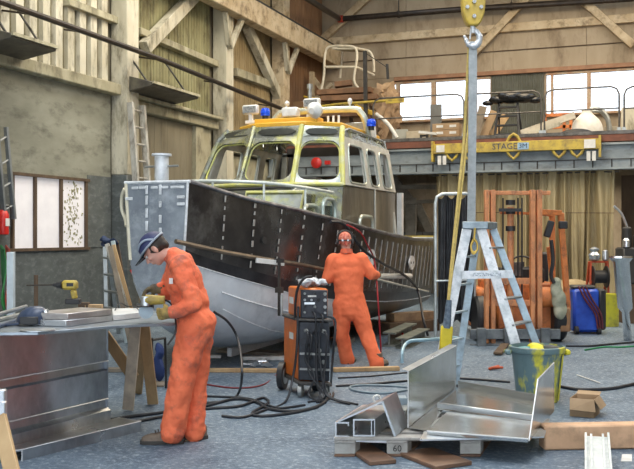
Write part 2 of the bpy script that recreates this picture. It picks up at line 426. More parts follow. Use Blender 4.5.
M_wood = mat('sawn pine', (.55,.38,.20), .65, col2=(.40,.25,.12), scale=3, stretch=(1,1,.25), grime=(.18,.12,.07), gscale=5, gamt=.4)
M_woodold = mat('old grey timber', (.26,.22,.17), .8, col2=(.15,.12,.09), scale=4, grime=(.5,.47,.42), gscale=8, gamt=.3)
M_chrome = mat('bright steel', (.80,.82,.84), .18, 1., col2=(.62,.64,.66), scale=5, rvar=.1)
M_galv = mat('dull grey tube', (.45,.47,.46), .35, .7, col2=(.3,.32,.32), scale=6)
M_orange = mat('orange machine paint', (.80,.26,.07), .5, col2=(.50,.16,.05), scale=4, grime=(.07,.04,.03), gscale=5, gamt=.75)
MY = 22.0; ZF = 3.96
def M_(px, py, y=MY): p = ony(px, py, y); return p
b = MB(); b.box(((LX+RX)/2-.0, (MY+BY)/2+.1, ZF-.01), (RX-LX-.1, BY-MY-.3, .1)); fl = struct('floor_mezzanine', b, M_woodold)
b = MB()
b.box(((LX+RX)/2, MY+.06, 3.5), (RX-LX-.1, .03, .6)); b.box(((LX+RX)/2, MY+.06, 3.22), (RX-LX-.1, .24, .05)); b.box(((LX+RX)/2, MY+.06, 3.79), (RX-LX-.1, .24, .05))
x = -8
st = struct('trim_40', b, M_steelb, bevel=.008)
b = MB(); x = -9
while x < RX-.5:
    b.bar((x, MY+.02, 3.25), (x, MY+.02, 3.44), .012, .03); x += .42
b.bar((-9.5, MY+.02, 3.44), (10.5, MY+.02, 3.44), .012, .02)
struct('cable_clip', b, M_dark, st)
b = MB(); b.box(((LX+RX)/2-.4, MY+.0, 3.925), (RX-LX-1, .1, .16)); struct('trim_41', b, M_rust)
b = MB(); b.box(((LX+RX)/2, MY+.02, 4.05), (RX-LX-.2, .16, .08)); struct('trim_42', b, M_rail)
# steel columns carrying the mezzanine (behind the curtain)
for x in (-9.2, 9.6):
    b = MB(); b.box((x, MY+.2, 1.6), (.2,.2,3.2)); struct('trim_%d' % (43 if x < 0 else 44), b, M_steelb)
# guard rails: loops of bent pipe
def guard(x0, x1, z1, label, mids=(0.62,)):
    r = .12*1.5; b = MB()
    b.tube([(x0, MY+.1, 4.0), (x0, MY+.1, z1-r), (x0+r*.3, MY+.1, z1-r*.3), (x0+r, MY+.1, z1), (x1-r, MY+.1, z1), (x1-r*.3, MY+.1, z1-r*.3), (x1, MY+.1, z1-r), (x1, MY+.1, 4.0)], .022, 8)
    t = thing('guard_rail', label, 'railing', ((x0+x1)/2, MY+.1, 4.0), group='guard rails on the mezzanine edge')
    b.build('rail_loop', M_rail, t)
    b = MB(); zm = 4.0+(z1-4.0)*.55; b.tube([(x0, MY+.1, zm), (x1, MY+.1, zm)], .018, 8); b.build('middle_rail', M_rail, t)
    for x in (x0, x1): b = MB(); b.box((x, MY+.1, 4.1), (.08, .1, .14)); b.build('post_socket', M_galv, t)
gx = lambda px: M_(px, 110).x
guard(gx(372), gx(463), M_(440,94.5).z, 'pipe guard rail with rounded corner in front of the left bright windows')
guard(gx(466), gx(540.5), M_(500,92).z, 'pipe guard rail section in front of the black bag and grey sheet')
guard(gx(544), gx(619), M_(590,87).z, 'pipe guard rail in front of the right bright windows')
guard(gx(624), gx(700), M_(630,86).z, 'pipe guard rail at the far right edge of the mezzanine')
# yellow lifting beam hanging in front of the mezzanine edge
p = M_(433, 148, MY-.15); q = M_(600, 141.5, MY-.15); zc = (p.z+q.z)/2-.04
t = thing('lifting_beam', 'long yellow steel lifting beam hung along the blue grey mezzanine edge', 'beam', ((p.x+q.x)/2, MY-.15, zc-.15))
b = MB(); b.box(((p.x+q.x)/2, MY-.15, zc), (q.x-p.x, .12, .24)); b.build('beam_body', M_yel, t, bevel=.008)
b = MB()
for x in (p.x, q.x): b.box((x, MY-.15, zc-.06), (.05, .2, .5))
b.build('end_plate', M_yel, t)
for px in (452, 469, 513.5, 559, 577):
    x = M_(px, 150, MY-.15).x; b = MB()
    b.tube([(x-.15, MY-.15, zc-.1), (x-.1, MY-.15, zc-.2), (x, MY-.15, zc-.29), (x+.1, MY-.15, zc-.2), (x+.15, MY-.15, zc-.1)], .035, 8); b.build('lifting_eye', M_yel, t)
x = M_(513.5, 150, MY-.15).x; b = MB()
b.tube([(x-.16, MY-.15, zc+.1), (x-.09, MY-.15, zc+.24), (x, MY-.15, zc+.30), (x+.09, MY-.15, zc+.24), (x+.16, MY-.15, zc+.1)], .035, 8); b.build('lifting_eye', M_yel, t)
b = MB(); b.text('STAGE', (M_(505, 145, MY-.15).x, MY-.215, zc), (1,0,0), (0,0,1), .2); b.build('lettering', mat('dark lettering', (.05,.07,.12), .6), t)
b = MB(); b.box((M_(523.5, 145, MY-.15).x, MY-.215, zc), (.26, .012, .16)); pl_ = b.build('blue_plate', mat('pale blue plate', (.35,.55,.75), .5), t)
b = MB(); b.text('3M', (M_(523.5, 145, MY-.15).x, MY-.224, zc), (1,0,0), (0,0,1), .16); b.build('plate_letters', MATS['dark lettering'], pl_)
b = MB(); b.box((M_(441, 146, MY-.15).x, MY-.22, zc), (.2, .02, .17)); b.box((M_(590, 143, MY-.15).x, MY-.225, zc), (.25, .02, .2)); b.build('white_plate', M_white, t)
for px in (439.5, 444.5, 588.5, 594):
    pp = M_(px, 160, MY-.2); b = MB(); b.box((pp.x, MY-.2, zc-.28), (.085, .02, .22)); lab(b.build('hanging_label', M_white, t), 'white tag hanging below the beam')
t = thing('alarm_bell', 'red round alarm bell on the blue grey beam, seen through the boat windscreen', 'bell', M_(317, 163, MY-.05))
b = MB(); q = M_(317, 163, MY-.05); b.lathe([(.12,0),(.14,.02),(.14,.07),(.09,.10),(.02,.11)], q, 20, axis=(0,-1,0)); b.build('gong', mat('signal red', (.62,.03,.02), .35, col2=(.5,.02,.02)), t)
b = MB(); b.box(q+V((.30,-.02,.0)), (.14,.08,.10)); b.build('bell_box', MATS['signal red'], t)
# ---------------------------------------------------------------- stacked boxes on the mezzanine
def carton(x, y, z, sx, sy, sz, label, m=M_card, group=None, white=True, rz=0):
    t = thing('cardboard_box', label, 'box', (x, y, z), rz, group)
    b = MB(); b.box((0,0,sz/2), (sx, sy, sz)); b.build('carton', m, t, local=True, bevel=.006)
    if white:
        b = MB(); b.box((0.02, -sy/2-.004, sz*.55), (sx*.5, .006, sz*.38)); b.build('paper_label', M_white, t, local=True)
    return t
for i, px in enumerate((440.5, 453.5)):
    for k in range(3):
        p = M_(px, 135, 22.7); carton(p.x, 22.7, 4.002+k*.165, .34, .35, .16, 'cardboard box with white label, %s of the %s stack of three on the mezzanine' % (('bottom','middle','top')[k], ('left','right')[i]), M_card, 'labelled cartons in two stacks')
p = M_(436, 128, 23.2); b = MB(); b.box((p.x, 23.2, 4.49), (.28, .12, 1.16)); tag(b.build('grey_board', mat('grey board', (.16,.165,.16), .6), bevel=.006), 'tall narrow grey board standing behind the labelled cartons', 'board')
b = MB(); p = M_(400, 130, 23.4); b.box((p.x, 23.4, 4.27), (.42, .05, .55), .2); b.v = [p_-UP*.055 for p_ in b.v]; tag(b.build('panel_board', mat('light grey panel', (.42,.43,.38), .6), bevel=.005), 'light grey panel propped by the left window on the mezzanine', 'panel')
b = MB(); p = M_(418, 135, 23.4); b.box((p.x, 23.4, 4.2), (.55, .35, .42)); tag(b.build('storage_crate', mat('dusty beige', (.5,.44,.33), .7), bevel=.01), 'dusty beige crate under the left bright window', 'crate')
b = MB(); b.tube([M_(376,114,22.6), M_(388,124,22.5), M_(397,138,22.5)], .05, 10, smooth=4); tag(b.build('white_tube', M_white), 'white bent tube lying down beside the brown pile', 'tube')
b = MB(); b.bar(M_(419,132,22.5), M_(437,134,22.5), .1, .06); tag(b.build('white_bar', M_white), 'short white bar lying left of the labelled cartons', 'bar')
b = MB(); x_ = M_(420,135,22.6).x; b.box((x_,22.7,4.08),(.05,.06,.34)); b.box((x_+.16,22.7,4.08),(.05,.06,.34)); b.box((x_+.08,22.7,4.22),(.2,.05,.05)); b.v = [p_-UP*.17+UP*.17 for p_ in b.v]; tag(b.build('black_bracket', M_dark), 'small black bracket pair under the white bar', 'bracket')
for i, (px, a) in enumerate(((483,.25),(489,.35),(494,.5))):
    b = MB(); p = M_(px, 137, 22.9); yy_ = 22.95+.22*i; b.bar((p.x-.25, yy_, 4.035), (p.x-.25+a*.9, yy_+.12, 4.95-.1*i), .2, .03, (0,1,0)); tag(b.build('brown_board', [M_woodold, M_card, M_wood][i]), ['grey weathered board leaning left of the black stepladder','brown board leaning between two others by the black stepladder','pale pine board leaning nearest the black stepladder'][i], 'board')
b = MB(); p = M_(483, 133, 22.7); b.box((p.x-.3,22.6,4.025),(.22,.1,.22),.2); tag(b.build('yellow_block', M_yel), 'small yellow block at the foot of the leaning boards', 'block')
# black step ladder with a bag on top
p = M_(508, 138, 22.6); t = thing('step_stool', 'black stepladder standing on the mezzanine under a black bag', 'stepladder', (p.x, 22.6, 4.0))
for s in (-1, 1):
    b = MB(); b.bar((s*.30, -.25, 0), (s*.22, .05, .95), .05, .04); b.build('side_rail', M_black, t, local=True)
    b = MB(); b.bar((s*.30, .45, 0), (s*.22, .08, .95), .04, .03); b.build('rear_leg', M_black, t, local=True)
for k in range(4):
    b = MB(); b.box((0, -.2+.07*k, .14+.23*k), (.54-.04*k, .16, .035)); b.build('step', M_black, t, local=True)
b = MB()
for cx, cz, r in ((0,0,.3), (.35,-.03,.24), (-.3,-.05,.2), (.6,-.1,.15), (-.55,-.12,.12)): b.ball((p.x+.05+cx, 22.65, 5.08+cz), r, sz=(1.2,.8,.55))
tag(b.build('black_bag', mat('shiny black cover', (.015,.016,.018), .25)), 'black bundled cover draped on top of the black stepladder', 'bag')
# white planks slanting, orange frame, sack, tarp, bent chair
b = MB()
b.bar(M_(521,133.5,22.5), M_(575,115,22.6), .1, .16); b.build
tag(b.build('white_plank', mat('bright plank', (.66,.6,.48), .6)), 'long pale plank slanting up to the right above the yellow beam', 'plank')
b = MB(); b.bar(M_(524,135,22.4), M_(560,124,22.45), .06, .1); tag(b.build('pale_batten', M_cream2), 'pale batten slanting under the long white plank', 'batten')
t = thing('steel_trestle', 'orange steel trestle standing behind the slanting plank', 'frame', (M_(556,130,23.2).x, 23.2, 4.0))
x0, x1 = M_(545,130,23.2).x, M_(571,130,23.2).x; zz = M_(555,115,23.2).z
for x in (x0, x1, (x0+x1)/2+.15): b = MB(); b.box((x, 23.2, (4+zz)/2), (.07,.07,zz-4)); b.build('upright', M_orange, t)
for z in (zz, zz-.3): b = MB(); b.box(((x0+x1)/2, 23.2, z), (x1-x0, .07, .08)); b.build('crossbar', M_orange, t)
b = MB(); p = M_(587,133,22.8); 
b.loft([[(p.x+math.cos(a)*rx*(1+.08*math.sin(5*a+z*9)), 22.8+math.sin(a)*rx*.7, 4.0+z) for a in [2*PI*i/18 for i in range(18)]] for rx, z in ((.30,-.05),(.40,.08),(.37,.25),(.34,.4),(.24,.52),(.14,.6),(.1,.66),(.17,.72))])
tag(b.build('white_sack', mat('white sack cloth', (.82,.80,.74), .8, col2=(.66,.62,.54), scale=4), subsurf=1), 'bulging white sack standing on the mezzanine by the right window', 'sack')
b = MB(); p = M_(576,134,22.35); b.ball((p.x, 22.42, 4.09), .28, sz=(1.4,.5,.45)); b.ball((p.x+.35, 22.4, 4.05), .16, sz=(1.4,.6,.5)); tag(b.build('black_tarp', M_black), 'crumpled black tarp in front of the white sack', 'tarp')
b = MB(); b.tube([M_(590,108.5,22.9), M_(600,109,22.9), M_(607,116,22.9), M_(610,127,22.9), M_(610,137,22.9)], .045, 8, smooth=5); b.tube([M_(592,111,23.2), M_(601,112,23.2), M_(607,120,23.2), M_(609,130,23.2),M_(609,136,23.2)], .045, 8, smooth=5)
tag(b.build('curved_tubes', M_galv), 'pair of curved grey tubes rising behind the white sack', 'frame')
b = MB(); p = M_(605,134,23); b.box((p.x+.22, 23.45, 4.13), (.5,.35,.42)); tag(b.build('beige_box', mat('dusty beige'  , (.5,.44,.33)), bevel=.01), 'beige box under the curved grey tubes', 'box')
b = MB(); p = M_(628,134,23); b.box((p.x, 23, 4.35), (.3,.3,.75)); tag(b.build('pale_locker', M_cream2, bevel=.01), 'pale narrow locker at the right end of the mezzanine', 'locker')
# ---------------------------------------------------------------- brown pile at the left of the mezzanine, behind the boat cabin
random.seed(11)
pile = [(304,128,.5,.5,.62,'wide bottom'),(324,128,.46,.5,.56,'dark square'),(344,128,.46,.5,.57,'broad low'),(364,128,.46,.5,.9,'tall narrow'),(305,108,.5,.5,.70,'reddish upper left'),(325,110,.46,.5,.74,'wide middle'),(344,106,.46,.45,.70,'small middle')]
zs = [4.002]*4+[4.63,4.57,4.58]
lbl = ['large brown carton at the far left foot of the pile behind the cabin','brown carton behind the cabin roof arch, bottom of the pile','low brown carton between the roof arch legs','tall brown carton at the right end of the pile, by the blue beacon',
 'reddish carton on top of the far left carton of the pile','wide brown carton in the second layer of the pile','small brown carton in the second layer under the white frame']
for i, (px, py, sx, sy, sz, nm) in enumerate(pile):
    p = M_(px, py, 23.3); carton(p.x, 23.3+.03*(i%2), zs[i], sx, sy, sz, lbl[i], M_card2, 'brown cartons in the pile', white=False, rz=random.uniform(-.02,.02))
for i, (a0, a1, lb) in enumerate((((318,93),(372,90),'thick brown plank on top of the carton pile'),((322,99),(378,97),'lower brown plank on the carton pile'),((296,116),(362,114),'long dark plank across the middle of the pile'),((335,85),(352,83),'short brown plank topmost of the pile'))):
    b = MB(); b.bar(M_(*a0, 23.0), M_(*a1, 23.1), .3, .14); tag(b.build('brown_plank', mat('reddish planks', (.28,.15,.08), .8, col2=(.16,.09,.05), scale=4), bevel=.008), lb, 'plank')
# loose cloth / sheets at the right end of the pile
b = MB()
for k_, (ax_, ay_, bx_, by_, yy_) in enumerate(((366,90,392,82,23.3),(370,103,396,93,23.1),(377,118,389,84,22.9),(372,130,398,108,23.5))):
    A_, B_s = M_(ax_, ay_, yy_), M_(bx_, by_, yy_+.25); D_ = V((.12,.1,-.62-.1*k_)); g_ = []
    for i in range(9): g_.append([A_.lerp(B_s, i/8)+D_*(j/8)+V(noise.noise_vector(V((i*.8+k_*5, j*.7, k_))))*.13 for j in range(9)])
    g_ = [[V((q_.x, q_.y, max(q_.z, 4.01+.02*j_))) for j_, q_ in enumerate(r_[::-1])][::-1] for r_ in g_]
    b.loft([[*r_, *[q_+V((.01,.02,.01)) for q_ in reversed(r_)]] for r_ in g_])
tag(b.build('crumpled_sheet', mat('tan crumpled sheet', (.42,.29,.17), .8, col2=(.2,.13,.08), scale=3), sharp=60), 'tan crumpled sheets heaped at the right end of the pile', 'sheet')
b = MB()
for k in range(4):
    b.tube([M_(304,97-k*.3,23.2), M_(318,98+k*.6,23.1), M_(334,97+k*.7,23.15), M_(348,99-k*.5,23.1), M_(360,107+k,22.95), M_(374,112+k,22.9)], .022, 6, smooth=6)
tag(b.build('yellow_hose', mat('yellow hose', (.75,.5,.06), .5)), 'yellow hose looped loosely over the brown pile', 'hose')
b = MB(); b.tube([M_(292,110,22.53), M_(340,104,22.53), M_(404,99.5,22.5)], .035, 8); b.bar(M_(386,100.5,22.5), M_(404,99.5,22.5), .05, .16)
tag(b.build('yellow_pole', M_yel), 'long thin yellow pole lying across in front of the brown pile', 'pole')
# white tubular rack on top of the pile
t = thing('tube_rack', 'white bent tube frame with shelf standing on the brown pile', 'rack', M_(345, 95, 23.2))
def loopseg(pts, nm='tube_loop', r=.035): b = MB(); b.tube([M_(a,c,d) for a,c,d in pts], r, 8, smooth=4); b.build(nm, mat('ivory tube', (.72,.66,.52), .35), t)
loopseg([(321,92,23),(324,75,23),(325,55,23),(329,47,23),(345,46,23),(355,48,23),(357,58,23),(354,80,23),(360,90,23)])
loopseg([(340,78,24),(342,60,24),(344,50,24),(366,50,24),(373,58,24),(374,72,24)])
loopseg([(329,47,23),(344,50,24)]); loopseg([(356,48,23),(368,51,24)]); loopseg([(325,67,23),(356,67,23)]); loopseg([(356,67,23),(374,75,24)])
b = MB(); b.plate([M_(332,48.5,23), M_(355,48.5,23), M_(366,51.5,24), M_(346,51,24)], .04); b.build('shelf_board', M_cream2, t)
b = MB(); b.bar(M_(365,51,22.6), M_(366,134,22.6), .09, .09); b.bar(M_(367,54,22.6), M_(388,68,22.6), .02, .02); b.bar(M_(387,64,22.6), M_(388,79,22.6), .06, .06)
tag(b.build('dark_post', M_dark), 'dark upright post with a sagging line right of the white rack', 'post')
for px, lb in ((332,'left'),(378,'right')):
    pass
b = MB(); q_ = M_(312,72,24.8); b.bar(q_, (q_.x, q_.y, 4.0), .16, .12); b.bar(M_(313,78,25.0), M_(332,102,25.0), .12, .12); b.bar(M_(312,102,25), M_(332,84,25), .1, .1)
tag(b.build('timber_rack', M_timber), 'pale timber uprights and braces in the far corner behind the pile', 'timber')
# ---------------------------------------------------------------- under the mezzanine: curtain
M_curt = mat('beige curtain cloth', (.50,.415,.245), .85, col2=(.38,.305,.165), scale=2, stretch=(1,1,.3), grime=(.15,.13,.10), gscale=1.5, gamt=.6)
CY = 22.35
x0, x1 = ony(436,200,CY).x, ony(614.5,200,CY).x
b = MB(); N_ = 420; rows = []
zs_ = [3.28 - (3.28-.12)*i/14 for i in range(15)]
for zi, z in enumerate(zs_):
    row = []
    for i in range(N_+1):
        u = i/N_; x = x0+(x1-x0)*u
        ph = u*2*PI*19 + 1.6*math.sin(u*23)+.9*math.sin(u*51+zi*.12)
        am = .075+.045*math.sin(u*37)+.012*zi*.3
        y = CY + am*(math.sin(ph)+.35*math.sin(2.3*ph+zi*.1))
        row.append((x+.02*math.sin(ph*.5+zi*.3), y, z+.02*math.sin(ph) + .03*math.sin(u*60)*(zi==0)))
    rows.append(row)
b.loft(rows, closed=False)
t = thing('curtain', 'long beige cloth curtain hanging in folds under the mezzanine', 'curtain', ((x0+x1)/2, CY, .1))
b.build('cloth', M_curt, t, fixn=False, sharp=180)
b = MB(); b.tube([(x0-.1, CY, 3.17), (x1+.1, CY, 3.17)], .02, 8); b.build('curtain_rail', M_rail, t)
b = MB(); b.tube([(x0+.2, CY-.13, 2.25), (x1, CY-.13, 2.2)], .008, 5); b.build('tie_line', M_brown, t)
# ---- low area left of the curtain: braced wall, grey boards
UY = 25.9
b = MB(); b.box((ony(400,200,UY).x-.5, UY, 1.6), (4.6, .1, 3.2)); struct('wall_partition', b, mat('tan partition', (.62,.50,.36), .85, col2=(.38,.30,.21), scale=1.4, grime=(.14,.11,.08), gscale=1.6, gamt=.6))
k = 50
for (p0, p1, wd) in (((390,175),(434,232),.26),((418,205),(436,245),.22),((411,198),(411,240),.3),((398,187),(436,187),.12),((400,203),(436,201),.1)):
    b = MB(); o_ = .15+.13*(k-50); q0 = ony(*p0, UY-o_); q1 = ony(*p1, UY-o_); b.bar(q0, q1, wd, .12, (0,1,0)); struct('trim_%d' % k, b, mat('grey brace timber', (.36,.33,.28), .8, col2=(.22,.2,.17), scale=4)); k += 1
b = MB(); q = ony(400,225,UY-.5)
for i in range(8): b.box((q.x-.4+i*.3, UY-.4, .9), (.28,.05,1.75))
tag(b.build('grey_boarding', mat('grey boarding', (.17,.165,.15), .7)), 'low dark grey boarded screen behind the stern of the boat', 'screen')
# ================================================================ the boat
M_hull = mat('dark bare aluminium plate', (.13,.125,.12), .30, .85, col2=(.055,.05,.052), scale=1.3, stretch=(1,1,.8), grime=(.36,.37,.38), gscale=1.8, gamt=.5, rvar=.14, bump=.06, bscale=3)
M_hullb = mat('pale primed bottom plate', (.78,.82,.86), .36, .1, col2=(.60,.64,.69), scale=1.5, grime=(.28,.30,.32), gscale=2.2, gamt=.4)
M_weld = mat('bright weld bead', (.80,.84,.88), .4, .1, col2=(.55,.58,.6), scale=12)
M_bow = mat('bow plate aluminium', (.36,.41,.47), .42, .45, col2=(.20,.235,.28), scale=2.4, grime=(.66,.72,.78), gscale=4, gamt=.5, rvar=.12)
M_cab = mat('primed cabin aluminium', (.44,.46,.42), .26, .7, col2=(.12,.135,.12), scale=3.2, grime=(.55,.56,.14), gscale=3.4, gamt=.85, rvar=.1, bump=.1, bscale=6)
M_side = mat('brushed brown grey cabin side', (.34,.30,.23), .35, .6, col2=(.17,.155,.13), scale=2.2, stretch=(1,1,.4), grime=(.6,.58,.5), gscale=2.0, gamt=.35)
M_cabw = mat('whitish bare frame', (.72,.72,.66), .42, .2, col2=(.5,.5,.44), scale=4)
M_primer = mat('yellow green primer', (.62,.60,.13), .5, .1, col2=(.48,.50,.22), scale=6, grime=(.7,.7,.6), gscale=5, gamt=.6)
M_roof = mat('orange yellow roof', (.80,.44,.03), .45, col2=(.65,.36,.04), scale=3)
M_tube = mat('grey green arch tube', (.42,.47,.40), .3, .5, col2=(.6,.63,.57), scale=4)
BX, BYB = -5.47, 9.27
boat = thing('boat', 'aluminium workboat under construction with blunt bow and orange roofed wheelhouse', 'boat', (BX, BYB, 0))
# stations: s, keel z, chine (h,z), sheer (h,z)
ST = [(0,.98,.35,1.40,.41,2.30),(.12,.84,.43,1.34,.49,2.27),(.35,.66,.53,1.27,.60,2.215),(.7,.46,.69,1.17,.77,2.135),(1.1,.31,.84,1.07,.95,2.07),(1.6,.20,.98,.95,1.14,2.0),
      (2.2,.15,1.11,.85,1.29,1.92),(3.0,.13,1.22,.76,1.41,1.83),(4.0,.13,1.28,.69,1.46,1.74),(5.0,.13,1.30,.61,1.47,1.67),(6.2,.14,1.30,.55,1.46,1.61),(7.3,.16,1.29,.52,1.42,1.585),(8.2,.19,1.27,.51,1.37,1.58)]
def interp(s, j):
    for a, c in zip(ST, ST[1:]):
        if s <= c[0]+1e-9: t = (s-a[0])/(c[0]-a[0]); return a[j]+(c[j]-a[j])*t
    return ST[-1][j]
SS = []
for a, c in zip(ST, ST[1:]): SS += [a[0]+(c[0]-a[0])*k/3 for k in range(3)]
SS.append(8.2)
def bottom_pt(s, u, sg):   # u 0 keel..1 chine
    kz, ch, cz = interp(s,1), interp(s,2), interp(s,3)
    h = ch*math.sin(u*PI/2)**.92; z = kz+(cz-kz)*(1-math.cos(u*PI/2))**(1.12)
    full = min(1, s/3.5); return V((sg*h, s, z*(1-full)+full*(kz+(cz-kz)*(.55*u+.45*u**2.4))))
def side_pt(s, v, sg):
    ch, cz, sh, sz = interp(s,2), interp(s,3), interp(s,4), interp(s,5)
    return V((sg*(ch+(sh-ch)*v**.8), s, cz+(sz-cz)*v))
b = MB()
for sg in (1,-1):
    b.loft([[side_pt(s, v/6, sg) for v in range(7)] + [side_pt(s, v/6, sg)-V((sg*.03,0,0)) for v in range(6,-1,-1)] for s in SS])
b.build('side_plating', M_hull, boat, local=True, sharp=50)
b = MB(); ring = lambda s: [bottom_pt(s, u/8, -1) for u in range(8,0,-1)] + [bottom_pt(s, u/8, 1) for u in range(9)]
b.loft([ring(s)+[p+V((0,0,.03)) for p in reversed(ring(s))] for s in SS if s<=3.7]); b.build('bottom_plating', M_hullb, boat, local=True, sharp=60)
b = MB(); b.loft([ring(s)+[p+V((0,0,.03)) for p in reversed(ring(s))] for s in SS if s>=3.6]); lab(b.build('bottom_plating', mat('shade darkened bottom plate', (.14,.12,.10), .4, .6, col2=(.07,.06,.05), scale=2), boat, local=True, sharp=60), 'brownish plating towards the stern, darkened for shade')  # aft plating coloured darker to stand for the shade under the hull
# dark strip of bare metal above the chine + chine bead
for sg in (1,-1):
    b = MB(); b.loft([[side_pt(s, v, sg)+V((sg*.008,0,0)) for v in (0,.07,.14)] + [side_pt(s, v, sg)+V((-sg*.01,0,0)) for v in (.14,0)] for s in SS]); b.build('chine_strip', M_black if False else mat('black chine band', (.035,.035,.04), .35, .6, col2=(.07,.07,.075)), boat, local=True)
    b = MB(); b.tube([side_pt(s, 0, sg) for s in SS], .012, 6); b.build('chine_bead', M_weld, boat, local=True)
    b = MB(); b.tube([side_pt(s, 1, sg)+V((0,0,.012)) for s in SS], .026, 8); b.build('gunwale', mat('gunwale pipe', (.10,.10,.11), .35, .7, col2=(.3,.3,.31), scale=5), boat, local=True)
# bow transom plate
pb = [side_pt(0, 1, -1), side_pt(0, .5, -1), side_pt(0, 0, -1)] + [bottom_pt(0, u/8, -1) for u in range(7,0,-1)] + [bottom_pt(0, u/8, 1) for u in range(0,9)] + [side_pt(0,.5,1), side_pt(0,1,1)]
b = MB(); b.prism([p+V((0,-.02,0)) for p in pb], (0,.03,0)); bp_ = b.build('bow_plate', M_bow, boat, local=True)
b = MB(); b.tube([side_pt(0, v/5, 1)+V((.0,-.02,0)) for v in range(6)], .016, 6); b.build('corner_weld', M_weld, bp_, local=True)
b = MB(); b.tube([side_pt(0, v/5, -1)+V((.0,-.02,0)) for v in range(6)], .022, 6); b.build('corner_weld', mat('cream corner weld', (.85,.80,.62), .5), bp_, local=True)
b = MB(); b.tube([side_pt(0,1,-1)+V((-.02,-.02,.01)), side_pt(0,1,1)+V((.03,-.02,.01))], .02, 6); b.build('top_rail', M_weld, bp_, local=True)
b = MB()
random.seed(5)
for x, zs2 in ((-.12, (2.22,2.1,1.95,1.8,1.66)), (.06, (2.22,2.05,1.88,1.72)), (-.36,(2.12,)), (.33,(2.13,2.05))):
    for z in zs2: b.box((x, -.04, z), (.035 if abs(x)<.2 else .1, .012, random.uniform(.07,.12) if abs(x)<.2 else .035))
for x in (-.28,-.18,-.02,.12,.24,.33): b.box((x,-.04,2.245), (.09,.012,.03))
b.build('tack_weld_marks', M_weld, bp_, local=True, bevel=.004)
b = MB(); b.tube([V((-.43,-.02,2.24)), V((-.50,.03,2.15)), V((-.52,.06,2.0)), V((-.47,.06,1.88)), V((-.42,.0,1.8))], .022, 8, smooth=4); b.build('bow_handle', mat('cream corner weld', (.85,.8,.62)), boat, local=True)
# vertical stitch welds on the sides
random.seed(9)
wm = MB()
s = .45; k = 0
while s < 8.0:
    for sg in (1,):
        v = .17
        if s > 3.4: wm.tube([side_pt(s, .2+.14*j_, sg)+V((sg*.006,0,0)) for j_ in range(6)], .009, 5)
        while v < .93 and s <= 3.4:
            L = random.uniform(.04,.10); p0 = side_pt(s, v, sg)+V((sg*.012,0,0)); p1 = side_pt(s, min(v+L,.97), sg)+V((sg*.012,0,0))
            wm.bar(p0, p1, .008, random.uniform(.03,.055) if k%2 else .028, (0,1,0)); v += L+random.uniform(.03,.09)
    s += .42 if s < 3 else .30; k += 1
wm.build('stitch_welds', mat('stitch weld beads', (.55,.55,.52), .45, .3, col2=(.35,.35,.33), scale=9), boat, local=True)['kind'] = 'stuff'
b = MB(); q = side_pt(1.05,.55,1); b.cyl(q+V((-.01,0,0)), q+V((.02,-.012,0)), .045, 14); b.build('hawse_hole', M_dark, boat, local=True)
# seam line on the bottom plating
b = MB(); b.tube([bottom_pt(.6+k*.2, .62-.018*k, 1)+V((.012,-.006,0)) for k in range(16)], .008, 5); b.build('bottom_seam', mat('bright weld bead', (.8,.8,.8)), boat, local=True)
b = MB(); b.tube([bottom_pt(s, .8, 1)+V((.01,0,0)) for s in (.5,.8,1.2,1.6,1.9)], .012, 5); b.build('bottom_seam', M_weld, boat, local=True)
b = MB(); b.bar((0,1.9,.10), (0,7.9,.13), .07, .12); b.build('keel_bar', M_hullb, boat, local=True)
# lens shaped lifting pads with holes
for px, py in ((373,264),(413,262)):
    # solve station for pixel px on the side
    best = min([i*.02 for i in range(100,405)], key=lambda s: abs(317+F*((BX+interp(s,4))*RT.x+(BYB+s)*RT.y)/((BX+interp(s,4))*FW.x+(BYB+s)*FW.y)-px))
    q = side_pt(best, .62, 1)+V((.02,0,0))
    b = MB(); b.prism([q+V((0,a*.21,c*.12)) for a, c in ((-1,0),(-.75,.55),(-.3,1),(.3,1),(.75,.55),(1,0),(.75,-.55),(.3,-1),(-.3,-1),(-.75,-.55))], (.02,0,0)); pd = b.build('lifting_pad', M_weld, boat, local=True)
    b = MB()
    for o in (-.09, .09): b.cyl(q+V((.015,o,0)), q+V((.026,o,0)), .022, 10)
    b.build('pad_hole', M_dark, pd, local=True)
# decks
b = MB()
dk = lambda s: interp(s,5)-.10
b.loft([[V((-interp(s,4)+.03,s,dk(s))), V((interp(s,4)-.03,s,dk(s))), V((interp(s,4)-.03,s,dk(s)-.03)), V((-interp(s,4)+.03,s,dk(s)-.03))] for s in SS if s<=6.3]); b.build('deck', mat('dull deck plate', (.22,.23,.22), .45, .5, col2=(.12,.12,.12)), boat, local=True)
b = MB(); b.loft([[V((-1.3,s,1.0)), V((1.3,s,1.0)), V((1.3,s,.97)), V((-1.3,s,.97))] for s in (6.3,8.15)]); b.build('cockpit_floor', MATS['dull deck plate'], boat, local=True)
b = MB(); b.prism([V((-1.35,8.18,1.57)), V((-1.25,8.18,.5)), V((-.7,8.18,.3)), V((0,8.18,.19)), V((.7,8.18,.3)), V((1.25,8.18,.5)), V((1.35,8.18,1.57))], (0,.03,0)); b.build('transom', M_hull, boat, local=True)
b = MB(); b.bar((-1.4,8.0,1.62),(1.4,8.0,1.62),.25,.06); b.build('stern_locker', M_galv, boat, local=True, bevel=.01)
b = MB(); b.bar((-1.4,8.14,1.665),(1.4,8.14,1.665),.05,.03); b.build('yellow_edge', M_yel, boat, local=True)
# mooring bitt on the foredeck
t = MB(); t.lathe([(.085,0),(.085,.44),(.12,.445),(.12,.47),(.02,.472)], (-.13,.32,2.2), 20); bt = t.build('mooring_bitt', mat('white bitt', (.88,.92,.95), .4, .1, col2=(.5,.54,.58)), boat, local=True)
t = MB(); t.cyl((-.36,.32,2.52), (.10,.32,2.52), .014, 8); t.build('bitt_bar', M_galv, bt, local=True)
